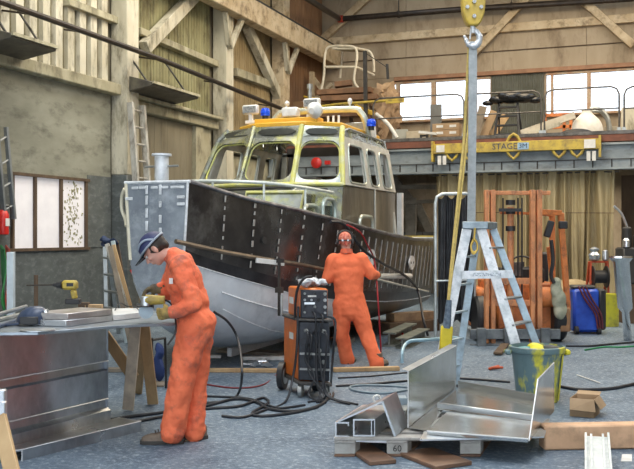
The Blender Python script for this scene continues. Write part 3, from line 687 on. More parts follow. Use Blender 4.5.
# low white rail round the cabin front
b = MB()
rp = [V((-1.05,2.3,2.36)), V((-.95,1.75,2.38)), V((-.55,1.45,2.4)), V((0,1.4,2.4)), V((.6,1.7,2.38)), V((.95,2.3,2.34)), V((1.1,3.0,2.3))]
b.tube(rp, .022, 8, smooth=5); fr_ = b.build('foredeck_rail', mat('pale rail', (.70,.76,.72), .4, .2), boat, local=True)
for q in (rp[1], rp[3], rp[4], rp[5]):
    b = MB(); b.cyl((q.x, q.y, 1.85), q, .018, 8); b.build('rail_post', MATS['pale rail'], fr_, local=True)
# ---------------------------------------------------------------- wheelhouse
cabin_in = 1.0
Pl = {'z0': 1.7}
def ringc(z, inset=0.):   # plan of the cabin at height z, front raked
    zs_, zt_ = 2.50, 3.13
    t = max(0, (z-zs_)/(zt_-zs_)); tb = max(0, min(1, (zs_-z)/.8))
    s1 = 3.12+.36*t-.25*tb; s2 = 3.48+.30*t-.2*tb; w = 1.09-.12*t+.02*tb; w1 = .43-.03*t
    return [V((w, 6.3-.05*t, z)), V((w, s2, z)), V((w1, s1, z)), V((-w1, s1, z)), V((-w-.16+.05*t, s2-.1, z)), V((-w-.10, 6.3-.05*t, z))]
ZL = [1.62, 2.44, 2.50, 3.10, 3.20]
T_ = .05
def panel_with_opening(nm, A, B, C, D, u0, u1, v0, v1, m, rr=.18, parent=boat, th=.04, fr_m=None):
    # quad A(bottom left) B(bottom right) C(top right) D(top left); opening with rounded corners in uv
    A,B,C,D = map(V,(A,B,C,D))
    P = lambda u,v: A*(1-u)*(1-v)+B*u*(1-v)+C*u*v+D*(1-u)*v
    nn = (B-A).cross(D-A).normalized()*th
    w_ = (B-A).length; h_ = (D-A).length
    rr = min(rr, (u1-u0)*w_*.45, (v1-v0)*h_*.45)
    n = 5; inner = []
    for cu, cv, a0 in ((u1-rr/w_, v1-rr/h_, 0), (u0+rr/w_, v1-rr/h_, 90), (u0+rr/w_, v0+rr/h_, 180), (u1-rr/w_, v0+rr/h_, 270)):
        for k in range(n+1):
            a = math.radians(a0+90*k/n); inner.append((cu+rr/w_*math.cos(a), cv+rr/h_*math.sin(a)))
    outer = []
    for i, (u, v) in enumerate(inner):
        c = i//(n+1); k = i % (n+1); 
        corner = ((1,1),(0,1),(0,0),(1,0))[c]
        # edge points: first half on one side, corner, second half on other side
        if k == n//2 or k == n//2+1: outer.append(corner)
        elif (k < n//2) == (c in (0,2)): outer.append((corner[0], v))
        else: outer.append((u, corner[1]))
    m_ = MB(); L = len(inner)
    vs = [P(*p)+nn/2 for p in outer]+[P(*p)+nn/2 for p in inner]+[P(*p)-nn/2 for p in outer]+[P(*p)-nn/2 for p in inner]
    fs = []
    for i in range(L):
        j = (i+1) % L
        fs += [(i,j,L+j,L+i), (2*L+i,3*L+i,3*L+j,2*L+j), (L+i,L+j,3*L+j,3*L+i), (i,2*L+i,2*L+j,j)]
    m_.add(vs, fs); o = m_.build(nm, m, parent, local=True, sharp=40)
    t = MB(); t.tube([P(*p)+nn*.6 for p in inner]+[P(*inner[0])+nn*.6], .016, 6); t.build('window_rim', fr_m or M_primer, o, local=True)
    return o
lo_, hi_ = ringc(2.44), ringc(3.17)
# order so that normal points outward: bottom-left to bottom-right as seen from outside
panel_with_opening('windscreen_frame', lo_[2], lo_[3], hi_[3], hi_[2], .04, .96, .08, .92, M_cab)
panel_with_opening('windscreen_frame', lo_[1], lo_[2], hi_[2], hi_[1], .05, .95, .08, .92, M_cab)
panel_with_opening('windscreen_frame', lo_[3], lo_[4], hi_[4], hi_[3], .05, .95, .08, .92, M_cab)
for sg in (1,-1):
    w0, w1 = (1.09, .97) if sg > 0 else (1.2, 1.06)
    for (sa, sb, u0, u1) in ((3.48,4.75,.20,.88),(4.75,5.45,.14,.82),(5.45,6.3,.12,.72)):
        A = V((sg*w0, sa, 2.44)); B = V((sg*w0, sb, 2.44)); C = V((sg*w1, sb+(0 if sb<6.25 else -.05), 3.19)); D = V((sg*w1, sa+(.3 if sa<3.5 else 0), 3.19))
        if sg < 0: A,B,C,D = B,A,D,C; u0,u1 = 1-u1,1-u0
        panel_with_opening('side_window_frame', A,B,C,D, u0,u1,.06,.86, M_cabw, .1, fr_m=M_tube)
    b = MB(); b.prism([V((sg*1.10, 3.3, 1.55)), V((sg*1.10, 6.3, 1.5)), V((sg*1.09, 6.3, 2.42)), V((sg*1.09, 3.48, 2.42))], (-sg*.04,0,0)); sp = b.build('cabin_side', M_side, boat, local=True)
    for s_ in (5.05,):
        b = MB(); b.bar((sg*1.115, s_, 1.55), (sg*1.105, s_, 2.45), .015, .05, (0,1,0)); b.build('side_seam', M_cabw, sp, local=True)
    b = MB(); b.bar((sg*1.10, 6.27, 1.4), (sg*.96, 6.2, 3.12), .1, .10, (0,1,0)); b.build('aft_post', M_cabw, boat, local=True)
b = MB(); b.bar((1.15, 6.44, 1.3), (1.15, 6.44, 2.44), .09, .12, (0,1,0)); b.build('handrail_post', M_white, boat, local=True)
l0 = ringc(1.6)
b = MB(); 
for i in (1,2,3): b.prism([l0[i], l0[i+1], lo_[i+1], lo_[i]], (0,.04,0))
b.build('cabin_front', M_cab, boat, local=True)
# eyebrow between windows and roof, with shallow recesses
hi2 = ringc(3.17, 0); top = [V((.93,6.25,3.35)), V((.93,3.92,3.35)), V((.40,3.58,3.36)), V((-.40,3.58,3.36)), V((-.98,3.85,3.35)), V((-.96,6.25,3.35))]
b = MB(); 
for i in range(5): b.prism([hi2[i], hi2[i+1], top[i+1], top[i]], (0,.03,-.0) if 0<i<4 else (-.03 if i == 0 else .03,0,0))
b.build('eyebrow', M_cab, boat, local=True)
for i in (1,2,3):
    c = (hi2[i]+hi2[i+1]+top[i]+top[i+1])/4; ax = (hi2[i]-hi2[i+1]); L = ax.length*.40; ax.normalize(); up_ = ((top[i]+top[i+1])/2-(hi2[i]+hi2[i+1])/2).normalized(); nn = ax.cross(up_)
    if nn.y > 0: nn = -nn
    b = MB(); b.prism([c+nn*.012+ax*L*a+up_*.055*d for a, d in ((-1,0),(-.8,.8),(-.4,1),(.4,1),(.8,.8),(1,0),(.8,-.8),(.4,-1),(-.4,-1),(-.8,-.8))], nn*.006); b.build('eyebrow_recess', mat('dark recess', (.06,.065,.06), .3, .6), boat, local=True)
# corner posts with yellow primer
for i in (1,2,3,4):
    b = MB(); b.tube([lo_[i]+V((0,-.01,-.02)), hi_[i]+V((0,-.01,.02)), top[i]], .042, 8); b.build('corner_post', M_primer if i in (1,2) else M_cab, boat, local=True)
b = MB(); b.tube([lo_[k]+V((0,-.02,0)) for k in (1,2,3,4)], .03, 8); b.build('sill_rail', M_primer, boat, local=True)
# roof
b = MB(); ro = [V((.86,6.15,0)), V((.88,4.05,0)), V((.42,3.66,0)), V((-.42,3.66,0)), V((-.88,4.05,0)), V((-.86,6.15,0))]
b.prism([p+V((0,0,3.35)) for p in ro], (0,0,.085)); b.build('roof', M_roof, boat, local=True, bevel=.015)
b = MB(); b.box((.04,3.92,3.465), (1.05,.3,.09)); b.build('light_plinth', M_roof, boat, local=True, bevel=.01)
# grab rails on roof sides
for sg in (1,-1):
    b = MB(); b.tube([V((sg*.93,3.9,3.27)), V((sg*.97,4.1,3.34)), V((sg*.97,5.9,3.32)), V((sg*.94,6.15,3.22))], .016, 6); g_ = b.build('roof_grab_rail', M_galv, boat, local=True)
    for s_ in (4.5,5.1,5.7): b = MB(); b.cyl((sg*.92,s_,3.2), (sg*.97,s_+.1,3.33), .012, 6); b.build('rail_stay', M_galv, g_, local=True)
# arch over the roof
b = MB(); b.tube([V((-.80,5.3,3.33)), V((-.80,5.2,3.58)), V((-.68,5.2,3.76)), V((-.5,5.2,3.80)), V((.62,5.2,3.80)), V((.8,5.2,3.74)), V((.88,5.25,3.58)), V((.90,5.4,3.25))], .055, 10, smooth=4); ar = b.build('arch', M_tube, boat, local=True)
b = MB(); b.cyl((-.1,5.2,3.76), (-.1,5.2,4.22), .035, 10); b.cyl((-.1,5.2,4.18),(-.1,5.2,4.26),.05,10); b.build('mast', M_galv, ar, local=True)
b = MB(); b.cyl((.62,5.2,3.76), (.62,5.2,3.9), .02, 8); b.ball((.62,5.2,3.93), .05, sz=(.8,.8,1.2)); b.build('antenna', M_weld, ar, local=True)
b = MB(); b.cyl((-.55,5.2,3.76), (-.52,5.2,4.0), .02, 8); b.ball((-.52,5.2,3.95), .045); b.build('antenna', M_weld, ar, local=True)
# spot lights and beacons
M_lens = mat('lamp lens', (.9,.93,.97), .1, .2, col2=(.6,.65,.7), scale=20)
M_blue = mat('cobalt beacon glass', (.01,.05,.62), .12, col2=(.02,.12,.9), scale=20)
def spot(x, s, z, rz, nm='spot_light'):
    R = Matrix.Rotation(rz, 3, 'Z'); c = V((x,s,z))
    e = MB(); e.box(c, (.27,.10,.15), R); o = e.build(nm, M_white, boat, local=True, bevel=.02)
    e = MB(); e.box(c+R@V((0,-.055,0)), (.22,.012,.10), R); e.build('lens', mat('dark reflector lens', (.30,.33,.36), .1, .7, col2=(.8,.85,.9), scale=30), o, local=True)
    e = MB(); e.bar(c+V((0,0,-.07)), c+V((0,.02,-.24)), .06, .05, (0,1,0)); e.box(c+V((0,.01,-.20)), (.16,.1,.05)); e.build('lamp_bracket', M_white, o, local=True)
spot(-.72, 4.15, 3.72, 0); spot(.42, 3.95, 3.74, -.1)
e = MB(); e.box((.10,3.86,3.60), (.26,.16,.15)); e.build('lamp_box', M_white, boat, local=True, bevel=.02)
e = MB(); e.lathe([(.05,0),(.12,-.03),(.13,-.10),(.05,-.17)], (.55,3.84,3.62), 16, axis=(.25,1,.25)); e.build('round_floodlight', M_white, boat, local=True)
for x, s_, z in ((-.44, 4.1, 3.60), (.98, 5.25, 3.50)):
    e = MB(); e.cyl((x,s_,z-.06), (x,s_,z), .05, 12); o = e.build('beacon_base', M_black, boat, local=True)
    e = MB(); e.lathe([(.075,0),(.078,.03),(.07,.034),(.078,.04),(.078,.08),(.06,.12),(.01,.135)], (x,s_,z), 16); e.build('beacon', M_blue, o, local=True)
# things on the roof behind the lights
e = MB()
for k in range(3): e.cyl((.45+.09*k,4.6,3.37), (.45+.09*k,4.6,3.62), .02, 8)
e.build('roof_pins', M_weld, boat, local=True)
e = MB(); e.box((.62,5.7,3.5), (.4,.3,.24)); e.build('roof_locker', M_galv, boat, local=True, bevel=.01)
e = MB(); e.prism([V((.85,5.6,3.36)), V((.95,5.6,3.36)), V((.93,5.6,3.62)), V((.80,5.6,3.66))], (0,.05,0)); e.build('white_bracket', M_white, boat, local=True)
# cabin back wall with doorway posts, dash and a seat
e = MB(); e.box((-.98,6.25,2.35),(.36,.04,1.65)); e.box((0,6.25,3.2),(1.9,.04,.16)); e.build('aft_bulkhead', mat('dark inner panel', (.10,.09,.08), .6), boat, local=True)
e = MB(); e.box((0,3.75,2.38),(1.9,.45,.06)); e.box((.35,3.8,2.48),(.5,.3,.18)); e.build('dashboard', MATS['dark inner panel'], boat, local=True, bevel=.01)
# windscreen base rail with wipers and hoop handles on the side deck
e = MB(); e.tube([V((.95,3.2,2.36)), V((.62,2.95,2.38)), V((.3,2.85,2.38)), V((-.9,3.05,2.36))], .018, 8); e.build('wiper_rail', M_black, boat, local=True)
e = MB(); e.bar((.62,2.9,2.38),(.35,2.5,2.0),.05,.05); e.build('front_strut', M_cabw, boat, local=True)
e = MB(); e.prism([V((.05,2.2,1.93)), V((.85,2.35,1.93)), V((.85,2.5,2.28)), V((.05,2.35,2.28))], (0,.5,0)); hb = e.build('hatch_box', M_cab, boat, local=True, bevel=.015)
e = MB(); e.tube([V((.05,2.19,1.93)), V((.05,2.34,2.29)), V((.85,2.49,2.29)), V((.85,2.34,1.93))], .025, 6); e.build('hatch_edge', M_primer, hb, local=True)
def hoop(cx, s, z0, wd, ht, tilt=0., m=M_tube, r=.03, nm='grab_hoop'):
    pts = []; 
    base = [(-wd/2,0),(-wd/2,ht*.75),(-wd/2+.06,ht*.95),(-wd/2+.13,ht),(wd/2-.13,ht),(wd/2-.06,ht*.95),(wd/2,ht*.75),(wd/2,0)]
    e = MB(); e.tube([V((cx+tilt*c, s+a, z0+c)) for a, c in base], r, 8, smooth=3); return e.build(nm, m, boat, local=True)
h1 = hoop(.98, 2.45, 1.80, .5, .30); h2 = hoop(1.06, 2.95, 1.74, .5, .46, m=mat('pale green tube', (.50,.60,.56), .3, .4)); h3 = hoop(1.19, 4.3, 1.6, .66, .38)
e = MB(); e.box((1.03,2.95,1.93), (.02,.4,.36)); e.build('hoop_pane', mat('grey green pane', (.14,.2,.19), .12, .5), boat, local=True)
# ---------------------------------------------------------------- blocks and timbers under the boat
for i, (s, lb) in enumerate(((2.6,'foremost keel block under the boat, a grey timber baulk'),(4.6,'middle keel block under the boat, a dark timber baulk'),(6.8,'aftmost keel block of dark timber under the stern'))):
    b = MB(); b.box((BX, BYB+s, .02), (1.0,.3,.04)); tag(b.build('keel_block', M_woodold, bevel=.006), lb, 'timber block')
# fendering pipes and clamps along the hull side
def hull_at(px, v, off=.06):
    s = min([i*.02 for i in range(0,411)], key=lambda s: abs(317+F*(V((BX,BYB,0))+side_pt(s,v,1)).dot(RT)/(V((BX,BYB,0))+side_pt(s,v,1)).dot(FW)-px))
    return V((BX,BYB,0))+side_pt(s,v,1)+V((off,0,0)), s
b = MB(); p0 = hull_at(191,.0)[0]; 
def hp(px, py, off=.09):
    # point in front of hull side at given height in the picture
    best = None
    for i in range(0,206):
        s = i*.04
        for j in range(0,21):
            q = V((BX,BYB,0))+side_pt(s,j/20,1)+V((off,-off*.2,0)); d = q.dot(FW); x = 317+F*q.dot(RT)/d; y = 234.5-F*(q.z-1.7)/d
            e = (x-px)**2+(y-py)**2
            if best is None or e < best[0]: best = (e, q)
    return best[1]
ps = [hp(px, py, .10) for px, py in ((190,246),(225,252),(262,260),(300,266),(326,270))]
b.tube([ps[0]+(ps[0]-ps[1])*.5]+ps, .028, 8); tag(b.build('staging_pole', mat('bronze pole', (.26,.20,.14), .35, .6, col2=(.12,.10,.08))), 'long bronze coloured pole held along the dark hull side near the bow', 'pole')
b = MB(); b.bar(hp(257,261,.16), hp(284,264.5,.16), .03, .06); tag(b.build('white_strip', M_white), 'short white strip on the bronze pole by the clamp', 'strip')
t = thing('clamp', 'dark bar clamp hanging down the hull beside the welding machine', 'clamp', hp(280,300,.2))
b = MB(); q = hp(280,264,.2); b.bar(q+V((0,0,.1)), q+V((0,0,-.62)), .02, .035); b.build('clamp_bar', M_pipe, t)
b = MB(); b.box(q+V((0,.0,.06)), (.13,.03,.05)); b.build('clamp_jaw', M_pipe, t); b = MB(); b.box(q+V((0,0,-.3)), (.1,.04,.07)); b.build('clamp_jaw', M_pipe, t)
b = MB(); b.cyl(q+V((.03,0,-.36)), q+V((.03,0,-.62)), .018, 8); b.build('clamp_screw', M_galv, t)
b = MB(); b.cyl(hp(373,277,.12), hp(410,275,.12), .045, 10); tag(b.build('white_pipe', M_white), 'short bright white pipe held against the hull right of the welder', 'pipe')
b = MB(); b.cyl(hp(378,279,.3), hp(428,291,.10), .018, 8); b.cyl(hp(378,279,.3), at(368,276,12.2), .018, 8); tag(b.build('long_rod', mat('pale rod', (.6,.6,.55), .4, .3)), 'long thin pale rod slanting along the hull from the welder hands', 'rod')
# ================================================================ people
M_skin = mat('skin', (.62,.33,.25), .5, col2=(.55,.27,.2), scale=12)
M_ov = mat('orange work cloth', (.90,.20,.085), .8, col2=(.76,.14,.06), scale=4, grime=(.13,.07,.065), gscale=3.2, gamt=.8, bump=.25, bscale=22)
M_boot = mat('worn brown boot leather', (.12,.085,.06), .6, col2=(.2,.16,.12), scale=12)
M_sole = mat('boot sole', (.05,.045,.04), .7)
M_glove = mat('mustard work glove', (.42,.29,.08), .75, col2=(.10,.08,.05), scale=9)
M_gloveb = mat('sooty work glove', (.055,.05,.045), .75, col2=(.22,.17,.07), scale=9)
M_hair = mat('dark hair', (.03,.02,.015), .6)
def capsule(b, a, c, ra, rc, n=14, flat=None):
    a, c = V(a), V(c); b.tube([a, c], [ra, rc], n); b.ball(a, ra, n, 8); b.ball(c, rc, n, 8)
def chainc(b, pts, rs):
    for i in range(len(pts)-1): capsule(b, pts[i], pts[i+1], rs[i], rs[i+1])
def organic(b, name, m, parent, vox=.012, smooth=4, disp=0, dscale=.09, local=False):
    o = b.build(name, m, parent, local=local, sharp=180)
    md = o.modifiers.new('remesh', 'REMESH'); md.mode = 'VOXEL'; md.voxel_size = vox; md.use_smooth_shade = True
    s_ = o.modifiers.new('smooth', 'SMOOTH'); s_.iterations = smooth; s_.factor = .5
    if disp:
        tx = bpy.data.textures.new('folds', 'CLOUDS'); tx.noise_scale = dscale; tx.noise_depth = 2
        d_ = o.modifiers.new('folds', 'DISPLACE'); d_.texture = tx; d_.strength = disp; d_.mid_level = .5; d_.texture_coords = 'LOCAL'
    return o
def rotm(u, f):   # columns: side, forward, up
    s = f.cross(u).normalized(); return Matrix((s, f.normalized(), u.normalized())).transposed()
def head_prims(b, c, u, f, k=1.):
    R = rotm(u, f); P = lambda x,y,z: c + R @ V((x*k, y*k, z*k))
    b.ball(P(0,-.012,.03), k, 18, 14, (.076,.094,.088), R)           # skull
    b.ball(P(0,.022,-.03), k, 16, 12, (.060,.066,.078), R)           # face
    b.ball(P(0,.048,-.082), k, 12, 8, (.034,.03,.026), R)            # chin
    b.tube([P(0,.082,.016), P(0,.098,-.008), P(0,.108,-.026), P(0,.088,-.034)], [.008*k,.011*k,.015*k,.009*k], 8)   # nose
    b.ball(P(0,.083,.022), k, 12, 6, (.048,.014,.01), R)             # brow
    b.ball(P(0,.087,-.052), k, 10, 6, (.024,.01,.007), R); b.ball(P(0,.085,-.062), k, 10, 6, (.021,.01,.008), R)     # lips
    for s in (-1,1):
        b.ball(P(s*.042,.068,-.02), k, 10, 6, (.02,.018,.018), R)    # cheek
        b.ball(P(s*.078,-.01,-.01), k, 10, 8, (.010,.020,.033), R)   # ear
def hand_prims(b, w, d, n, curl=.9, k=1., thick=1.):
    """w wrist, d pointing direction, n palm normal (towards the held thing)"""
    d = d.normalized(); n = (n - d*n.dot(d)).normalized(); s = d.cross(n)
    for j in range(4):
        o = (j-1.5)*.021*k; L = (.036,.042,.039,.031)[j]*k
        kn = w + d*.088*k + s*o
        capsule(b, w + d*.02*k + s*o*.7, kn, .013*k*thick, .011*k*thick, 10)
        a1 = curl*.55; a2 = curl*1.15; a3 = curl*1.7
        p1 = kn + (d*math.cos(a1)+n*math.sin(a1))*L; p2 = p1 + (d*math.cos(a2)+n*math.sin(a2))*L*.7; p3 = p2 + (d*math.cos(a3)+n*math.sin(a3))*L*.55
        capsule(b, kn, p1, .0105*k*thick, .0095*k*thick, 8); capsule(b, p1, p2, .0095*k*thick, .009*k*thick, 8); capsule(b, p2, p3, .009*k*thick, .008*k*thick, 8)
    t0 = w + d*.028*k - s*.028*k; t1 = t0 + (d*.55 - s*.5 + n*.5).normalized()*.042*k; t2 = t1 + (d*.6 + n*.75 - s*.1).normalized()*.034*k
    capsule(b, t0, t1, .014*k*thick, .012*k*thick, 8); capsule(b, t1, t2, .012*k*thick, .010*k*thick, 8)
def boot(parent, heel, direction, k=1.):
    d = V(direction).normalized(); s = d.cross(UP)
    b = MB(); h = V(heel); P = lambda x,y,z: h + d*x*k + s*y*k + UP*z*k
    rings = []
    for x, wd, ht, zb_ in ((-.035,.030,.10,.028),(-.01,.040,.13,.026),(.05,.043,.13,.026),(.10,.045,.105,.026),(.15,.050,.085,.026),(.20,.050,.078,.026),(.245,.042,.066,.028),(.27,.024,.05,.03)):
        rings.append([P(x, wd*math.cos(a), zb_+(ht-zb_)*max(0,math.sin(a))**.8 if math.sin(a)>0 else zb_) for a in [2*PI*i/16 for i in range(16)]])
    b.loft(rings); b.tube([P(.035,0,.08), P(.03,0,.17)], [.052*k,.054*k], 14)
    o = b.build('boot', M_boot, parent, sharp=60)
    b = MB(); poly = [P(x, y, 0) for x, y in ((-.045,-.03),(-.045,.03),(-.01,.045),(.08,.042),(.17,.056),(.24,.048),(.282,.02),(.282,-.02),(.24,-.048),(.17,-.056),(.08,-.042),(-.01,-.045))]
    b.prism(poly, UP*.03*k); b.build('sole', M_sole, o, bevel=.004)
    b = MB()
    for i in range(4): b.tube([P(.10+.022*i,-.03,.112-.008*i), P(.105+.022*i,0,.125-.009*i), P(.10+.022*i,.03,.112-.008*i)], .004*k, 5)
    b.build('boot_lace', M_dark, o)
    return o
LF = -RT
# ---------------------------------------------------------------- the grinder at the bench
p1 = thing('person', 'person in soiled orange coveralls and dark blue cap, bending over the bench with a grinder', 'person', ld((187-317)*7.45/F, 7.45, 0))
q = lambda px, py, d: at(px, py, d)
shN, shF = q(181,266,7.27), q(177,263,7.64)
elN, elF = q(193,304,7.18), q(168,291,7.66)
wrN, wrF = q(172,313,7.19), q(160,288,7.6)
hipN, hipF = q(193,330,7.36), q(199,328,7.54)
knN, knF = q(181,384,7.34), q(196,384,7.55)
anN, anF = q(173,430,7.38), q(194,429,7.52)
nk = q(170,255,7.45); hd = q(155,249.5,7.44)
uH = (UP*.66 + LF*.75).normalized(); fH = (LF*.66 - UP*.75).normalized()
handN, handF = wrN+(LF*.7-UP*.2)*.02, wrF
gripN, gripF = q(163,306,7.3), q(152,285,7.55)
b = MB()
chainc(b, [q(197,325,7.45), q(197,300,7.45), q(188,278,7.45), q(178,264,7.45), nk, q(160,252,7.44)], [.09,.085,.085,.08,.055,.052])
for a_, e_, w_ in ((shN, elN, wrN), (shF, elF, wrF)): chainc(b, [q(180,265,7.45), a_, e_, w_], [.07,.05,.036,.026])
for h_, k_, a_ in ((hipN, knN, anN), (hipF, knF, anF)): chainc(b, [h_, k_, a_], [.075,.05,.036])
head_prims(b, hd, uH, fH, 1.1)
hand_prims(b, wrN, (LF*.8-UP*.1+FW*.25), (FW*.6+UP*.1-LF*.2)); hand_prims(b, wrF, (LF*.8-UP*.1-FW*.2), (-UP*.8-FW*.3))
organic(b, 'body', M_skin, p1, .008, 2)
b = MB()     # coveralls
def ell(c, sx, sy, sz, tilt=0.):   # sx along facing, sy across (depth), sz vertical
    u = (UP*math.cos(tilt)+LF*math.sin(tilt)); f = (LF*math.cos(tilt)-UP*math.sin(tilt)); b.ball(c, 1, 18, 12, (sy,sx,sz), rotm(u, f))
ell(q(196,322,7.45), .165,.19,.15); ell(q(190,302,7.45), .155,.185,.17,.1); ell(q(184,281,7.45), .155,.205,.18,.35); ell(q(181,266,7.45), .11,.20,.115,.5)
ell(q(199,330,7.45), .13,.18,.13)
chainc(b, [q(181,262,7.45), q(173,256,7.45)], [.10,.075])
for s_, e_, w_ in ((shN, elN, wrN), (shF, elF, wrF)):
    chainc(b, [s_, s_.lerp(e_, .5), e_, e_.lerp(w_, .5), e_.lerp(w_, .9)], [.092,.080,.074,.066,.055])
for h_, k_, a_, r_ in ((hipN, knN, anN, 1), (hipF, knF, anF, .92)):
    chainc(b, [h_, h_.lerp(k_, .5), k_, k_.lerp(a_, .5), a_+UP*.02, a_-UP*.015], [.130*r_,.120*r_,.104*r_,.102*r_,.103*r_,.102*r_])
cv = organic(b, 'coveralls', M_ov, p1, .010, 9, .036, .085)
b = MB(); uN = (nk-q(181,264,7.45)).normalized(); b.lathe([(.082,-.01),(.074,.03),(.070,.045),(.062,.045),(.062,.0)], q(174,257,7.45), 18, axis=uN); b.build('collar', M_ov, cv, sharp=60)
b = MB(); b.box(q(171,281,7.24)+LF*.0, (.03,.006,.045), YAW); 
lab(b.build('name_patch', M_white, cv), 'small white chest patch')
for w_, e_, g_, nm, dd, nn_ in ((wrN, elN, M_glove, 'glove', (LF*.8-UP*.1+FW*.25), (FW*.6+UP*.1-LF*.2)), (wrF, elF, M_gloveb, 'glove', (LF*.8-UP*.1-FW*.2), (-UP*.8-FW*.3))):
    b = MB(); hand_prims(b, w_, dd, nn_, .95, 1.08, 1.35); chainc(b, [w_.lerp(e_, .12), w_, w_+dd.normalized()*.05], [.050,.046,.042])
    organic(b, nm, g_, p1, .007, 2)
boot(p1, ld((178-317)*7.42/F, 7.42), LF*1-FW*.12, 1.08); boot(p1, ld((201-317)*7.5/F, 7.58), LF*1-FW*.25, 1.05)
# hair and cap
R = rotm(uH, fH); P = lambda x,y,z: hd + R @ V((x*1.1,y*1.1,z*1.1))
b = MB(); b.ball(P(0,-.022,.022), 1.09, 18, 12, (.081,.093,.085), R); b.ball(P(0,-.075,-.02), 1, 12, 8, (.062,.035,.05), R); b.ball(P(.07,-.02,.0),1,8,6,(.012,.03,.035),R); b.ball(P(-.07,-.02,.0),1,8,6,(.012,.03,.035),R)
organic(b, 'hair', M_hair, p1, .006, 2)
M_cap = mat('navy cap cloth', (.012,.018,.07), .55, col2=(.03,.04,.12), scale=6)
b = MB(); rings = []
for t in (0,.12,.3,.5,.7,.85,1):
    a = t*PI/2*.97; rr = math.cos(a)
    rings.append([P(.094*rr*math.cos(w_), -.008+.114*rr*math.sin(w_), .035+.098*math.sin(a)) for w_ in [2*PI*i/24 for i in range(24)]])
b.loft(rings); cp = b.build('cap', M_cap, p1, sharp=60)
b = MB(); v0 = [P(.088*math.cos(w_), -.008+.107*math.sin(w_), .036) for w_ in [math.radians(a) for a in range(20,161,14)]]; v1 = [P(.080*math.cos(w_), .052+.135*math.sin(w_), .020+.01*math.sin(w_)) for w_ in [math.radians(a) for a in range(20,161,14)]]
b.loft([v0, v1, [p_-uH*.008 for p_ in v1], [p_-uH*.008 for p_ in v0]], closed=False); b.build('visor', mat('dark visor', (.03,.04,.05), .25, .2), cp)
b = MB()
for sgn in (-1,1):
    b.tube([P(sgn*.09,-.06,.045), P(sgn*.088,-.02,.085), P(sgn*.078,.03,.10), P(sgn*.05,.07,.09), P(0,.095,.075)], .0095, 6, smooth=4)
b.tube([P(.098*math.cos(w_), -.008+.118*math.sin(w_), .042) for w_ in [2*PI*i/28 for i in range(29)]], .009, 6)
b.build('cap_piping', mat('pale grey piping', (.36,.42,.50), .5), cp)
b = MB()
for sgn in (-1,1): b.ball(P(sgn*.031,.079,.004), .0115)
b.build('eye', mat('eye white', (.8,.78,.75), .2), p1)
# ---------------------------------------------------------------- the welder at the hull, seen from behind
p2 = thing('person', 'person in clean orange coveralls and red bandana seen from behind, working on the boat hull', 'person', ld((362-317)*11.8/F, 11.8, 0))
D = 11.85
nk2 = q(346,251,D); hd2 = q(345,241.5,D+.04); uH2 = (UP*.97-RT*.02+FW*.16).normalized(); fH2 = (FW*.97-UP*.16).normalized()
shL, shR = q(333,260,D), q(361,259,D)
elL, elR = q(327.5,278,D+.02), q(371,274,D)
wrL, wrR = q(334,279,D+.30), q(378,275,D+.27)
hpL, hpR = q(342,304,D), q(357,304,D)
kL, kR = q(342,335,D+.06), q(366,334,D-.02)
aL, aR = q(347,360,12.0), q(377,364,11.68)
b = MB()
chainc(b, [q(350,305,D), q(349,290,D), q(348,272,D), q(347,261,D), nk2, hd2], [.09,.085,.09,.08,.055,.06])
for a_, e_, w_ in ((shL, elL, wrL), (shR, elR, wrR)): chainc(b, [q(347,262,D), a_, e_, w_], [.07,.05,.036,.027])
for h_, k_, a_ in ((hpL, kL, aL), (hpR, kR, aR)): chainc(b, [h_, k_, a_], [.08,.05,.036])
head_prims(b, hd2, uH2, fH2)
hand_prims(b, wrL, FW+RT*.2, -UP*.4+RT); hand_prims(b, wrR, FW-RT*.3, -UP*.3-RT)
organic(b, 'body', M_skin, p2, .009, 2)
b = MB()
def ell2(c, sx, sy, sz): b.ball(c, 1, 18, 12, (sx,sy,sz), rotm(UP, FW))
ell2(q(350,305,D), .205,.15,.16); ell2(q(349.5,297,D), .195,.145,.17); ell2(q(349,289,D), .192,.142,.18); ell2(q(348.5,281,D), .20,.142,.18); ell2(q(348,273,D), .215,.14,.17); ell2(q(347,265,D), .225,.125,.13); ell2(q(347,258,D), .15,.09,.08)
ell2(q(350,312,D), .19,.14,.11)
for s_, e_, w_ in ((shL, elL, wrL), (shR, elR, wrR)): chainc(b, [s_, s_.lerp(e_,.5), e_, e_.lerp(w_,.5), e_.lerp(w_,.88)], [.092,.082,.078,.066,.052])
for h_, k_, a_ in ((hpL, kL, aL), (hpR, kR, aR)): chainc(b, [h_, h_.lerp(k_,.5), k_, k_.lerp(a_,.5), a_+UP*.02, a_-UP*.01], [.125,.118,.100,.093,.094,.096])
cv2 = organic(b, 'coveralls', mat('clean orange work cloth', (.95,.21,.085), .8, col2=(.82,.16,.06), scale=4, bump=.2, bscale=22), p2, .012, 14, .028, .11)
b = MB(); b.lathe([(.085,-.02),(.078,.02),(.074,.04),(.064,.04),(.064,0)], q(346.5,252,D), 18, axis=UP*1+FW*.1); b.build('collar', M_ov, cv2, sharp=60)
boot(p2, ld((347-317)*12.0/F, 11.97), FW+RT*.35, 1.05); boot(p2, ld((377-317)*11.68/F, 11.655), FW+RT*.55, 1.05)
for w_, e_, dd, nn_ in ((wrL, elL, FW+RT*.2, -UP*.4+RT), (wrR, elR, FW-RT*.3, -UP*.3-RT)):
    b = MB(); hand_prims(b, w_, dd, nn_, .9, 1.08, 1.3); chainc(b, [w_.lerp(e_,.1), w_], [.05,.045]); organic(b, 'glove', M_gloveb, p2, .008, 2)
R2 = rotm(uH2, fH2); P2 = lambda x,y,z: hd2 + R2 @ V((x,y,z))
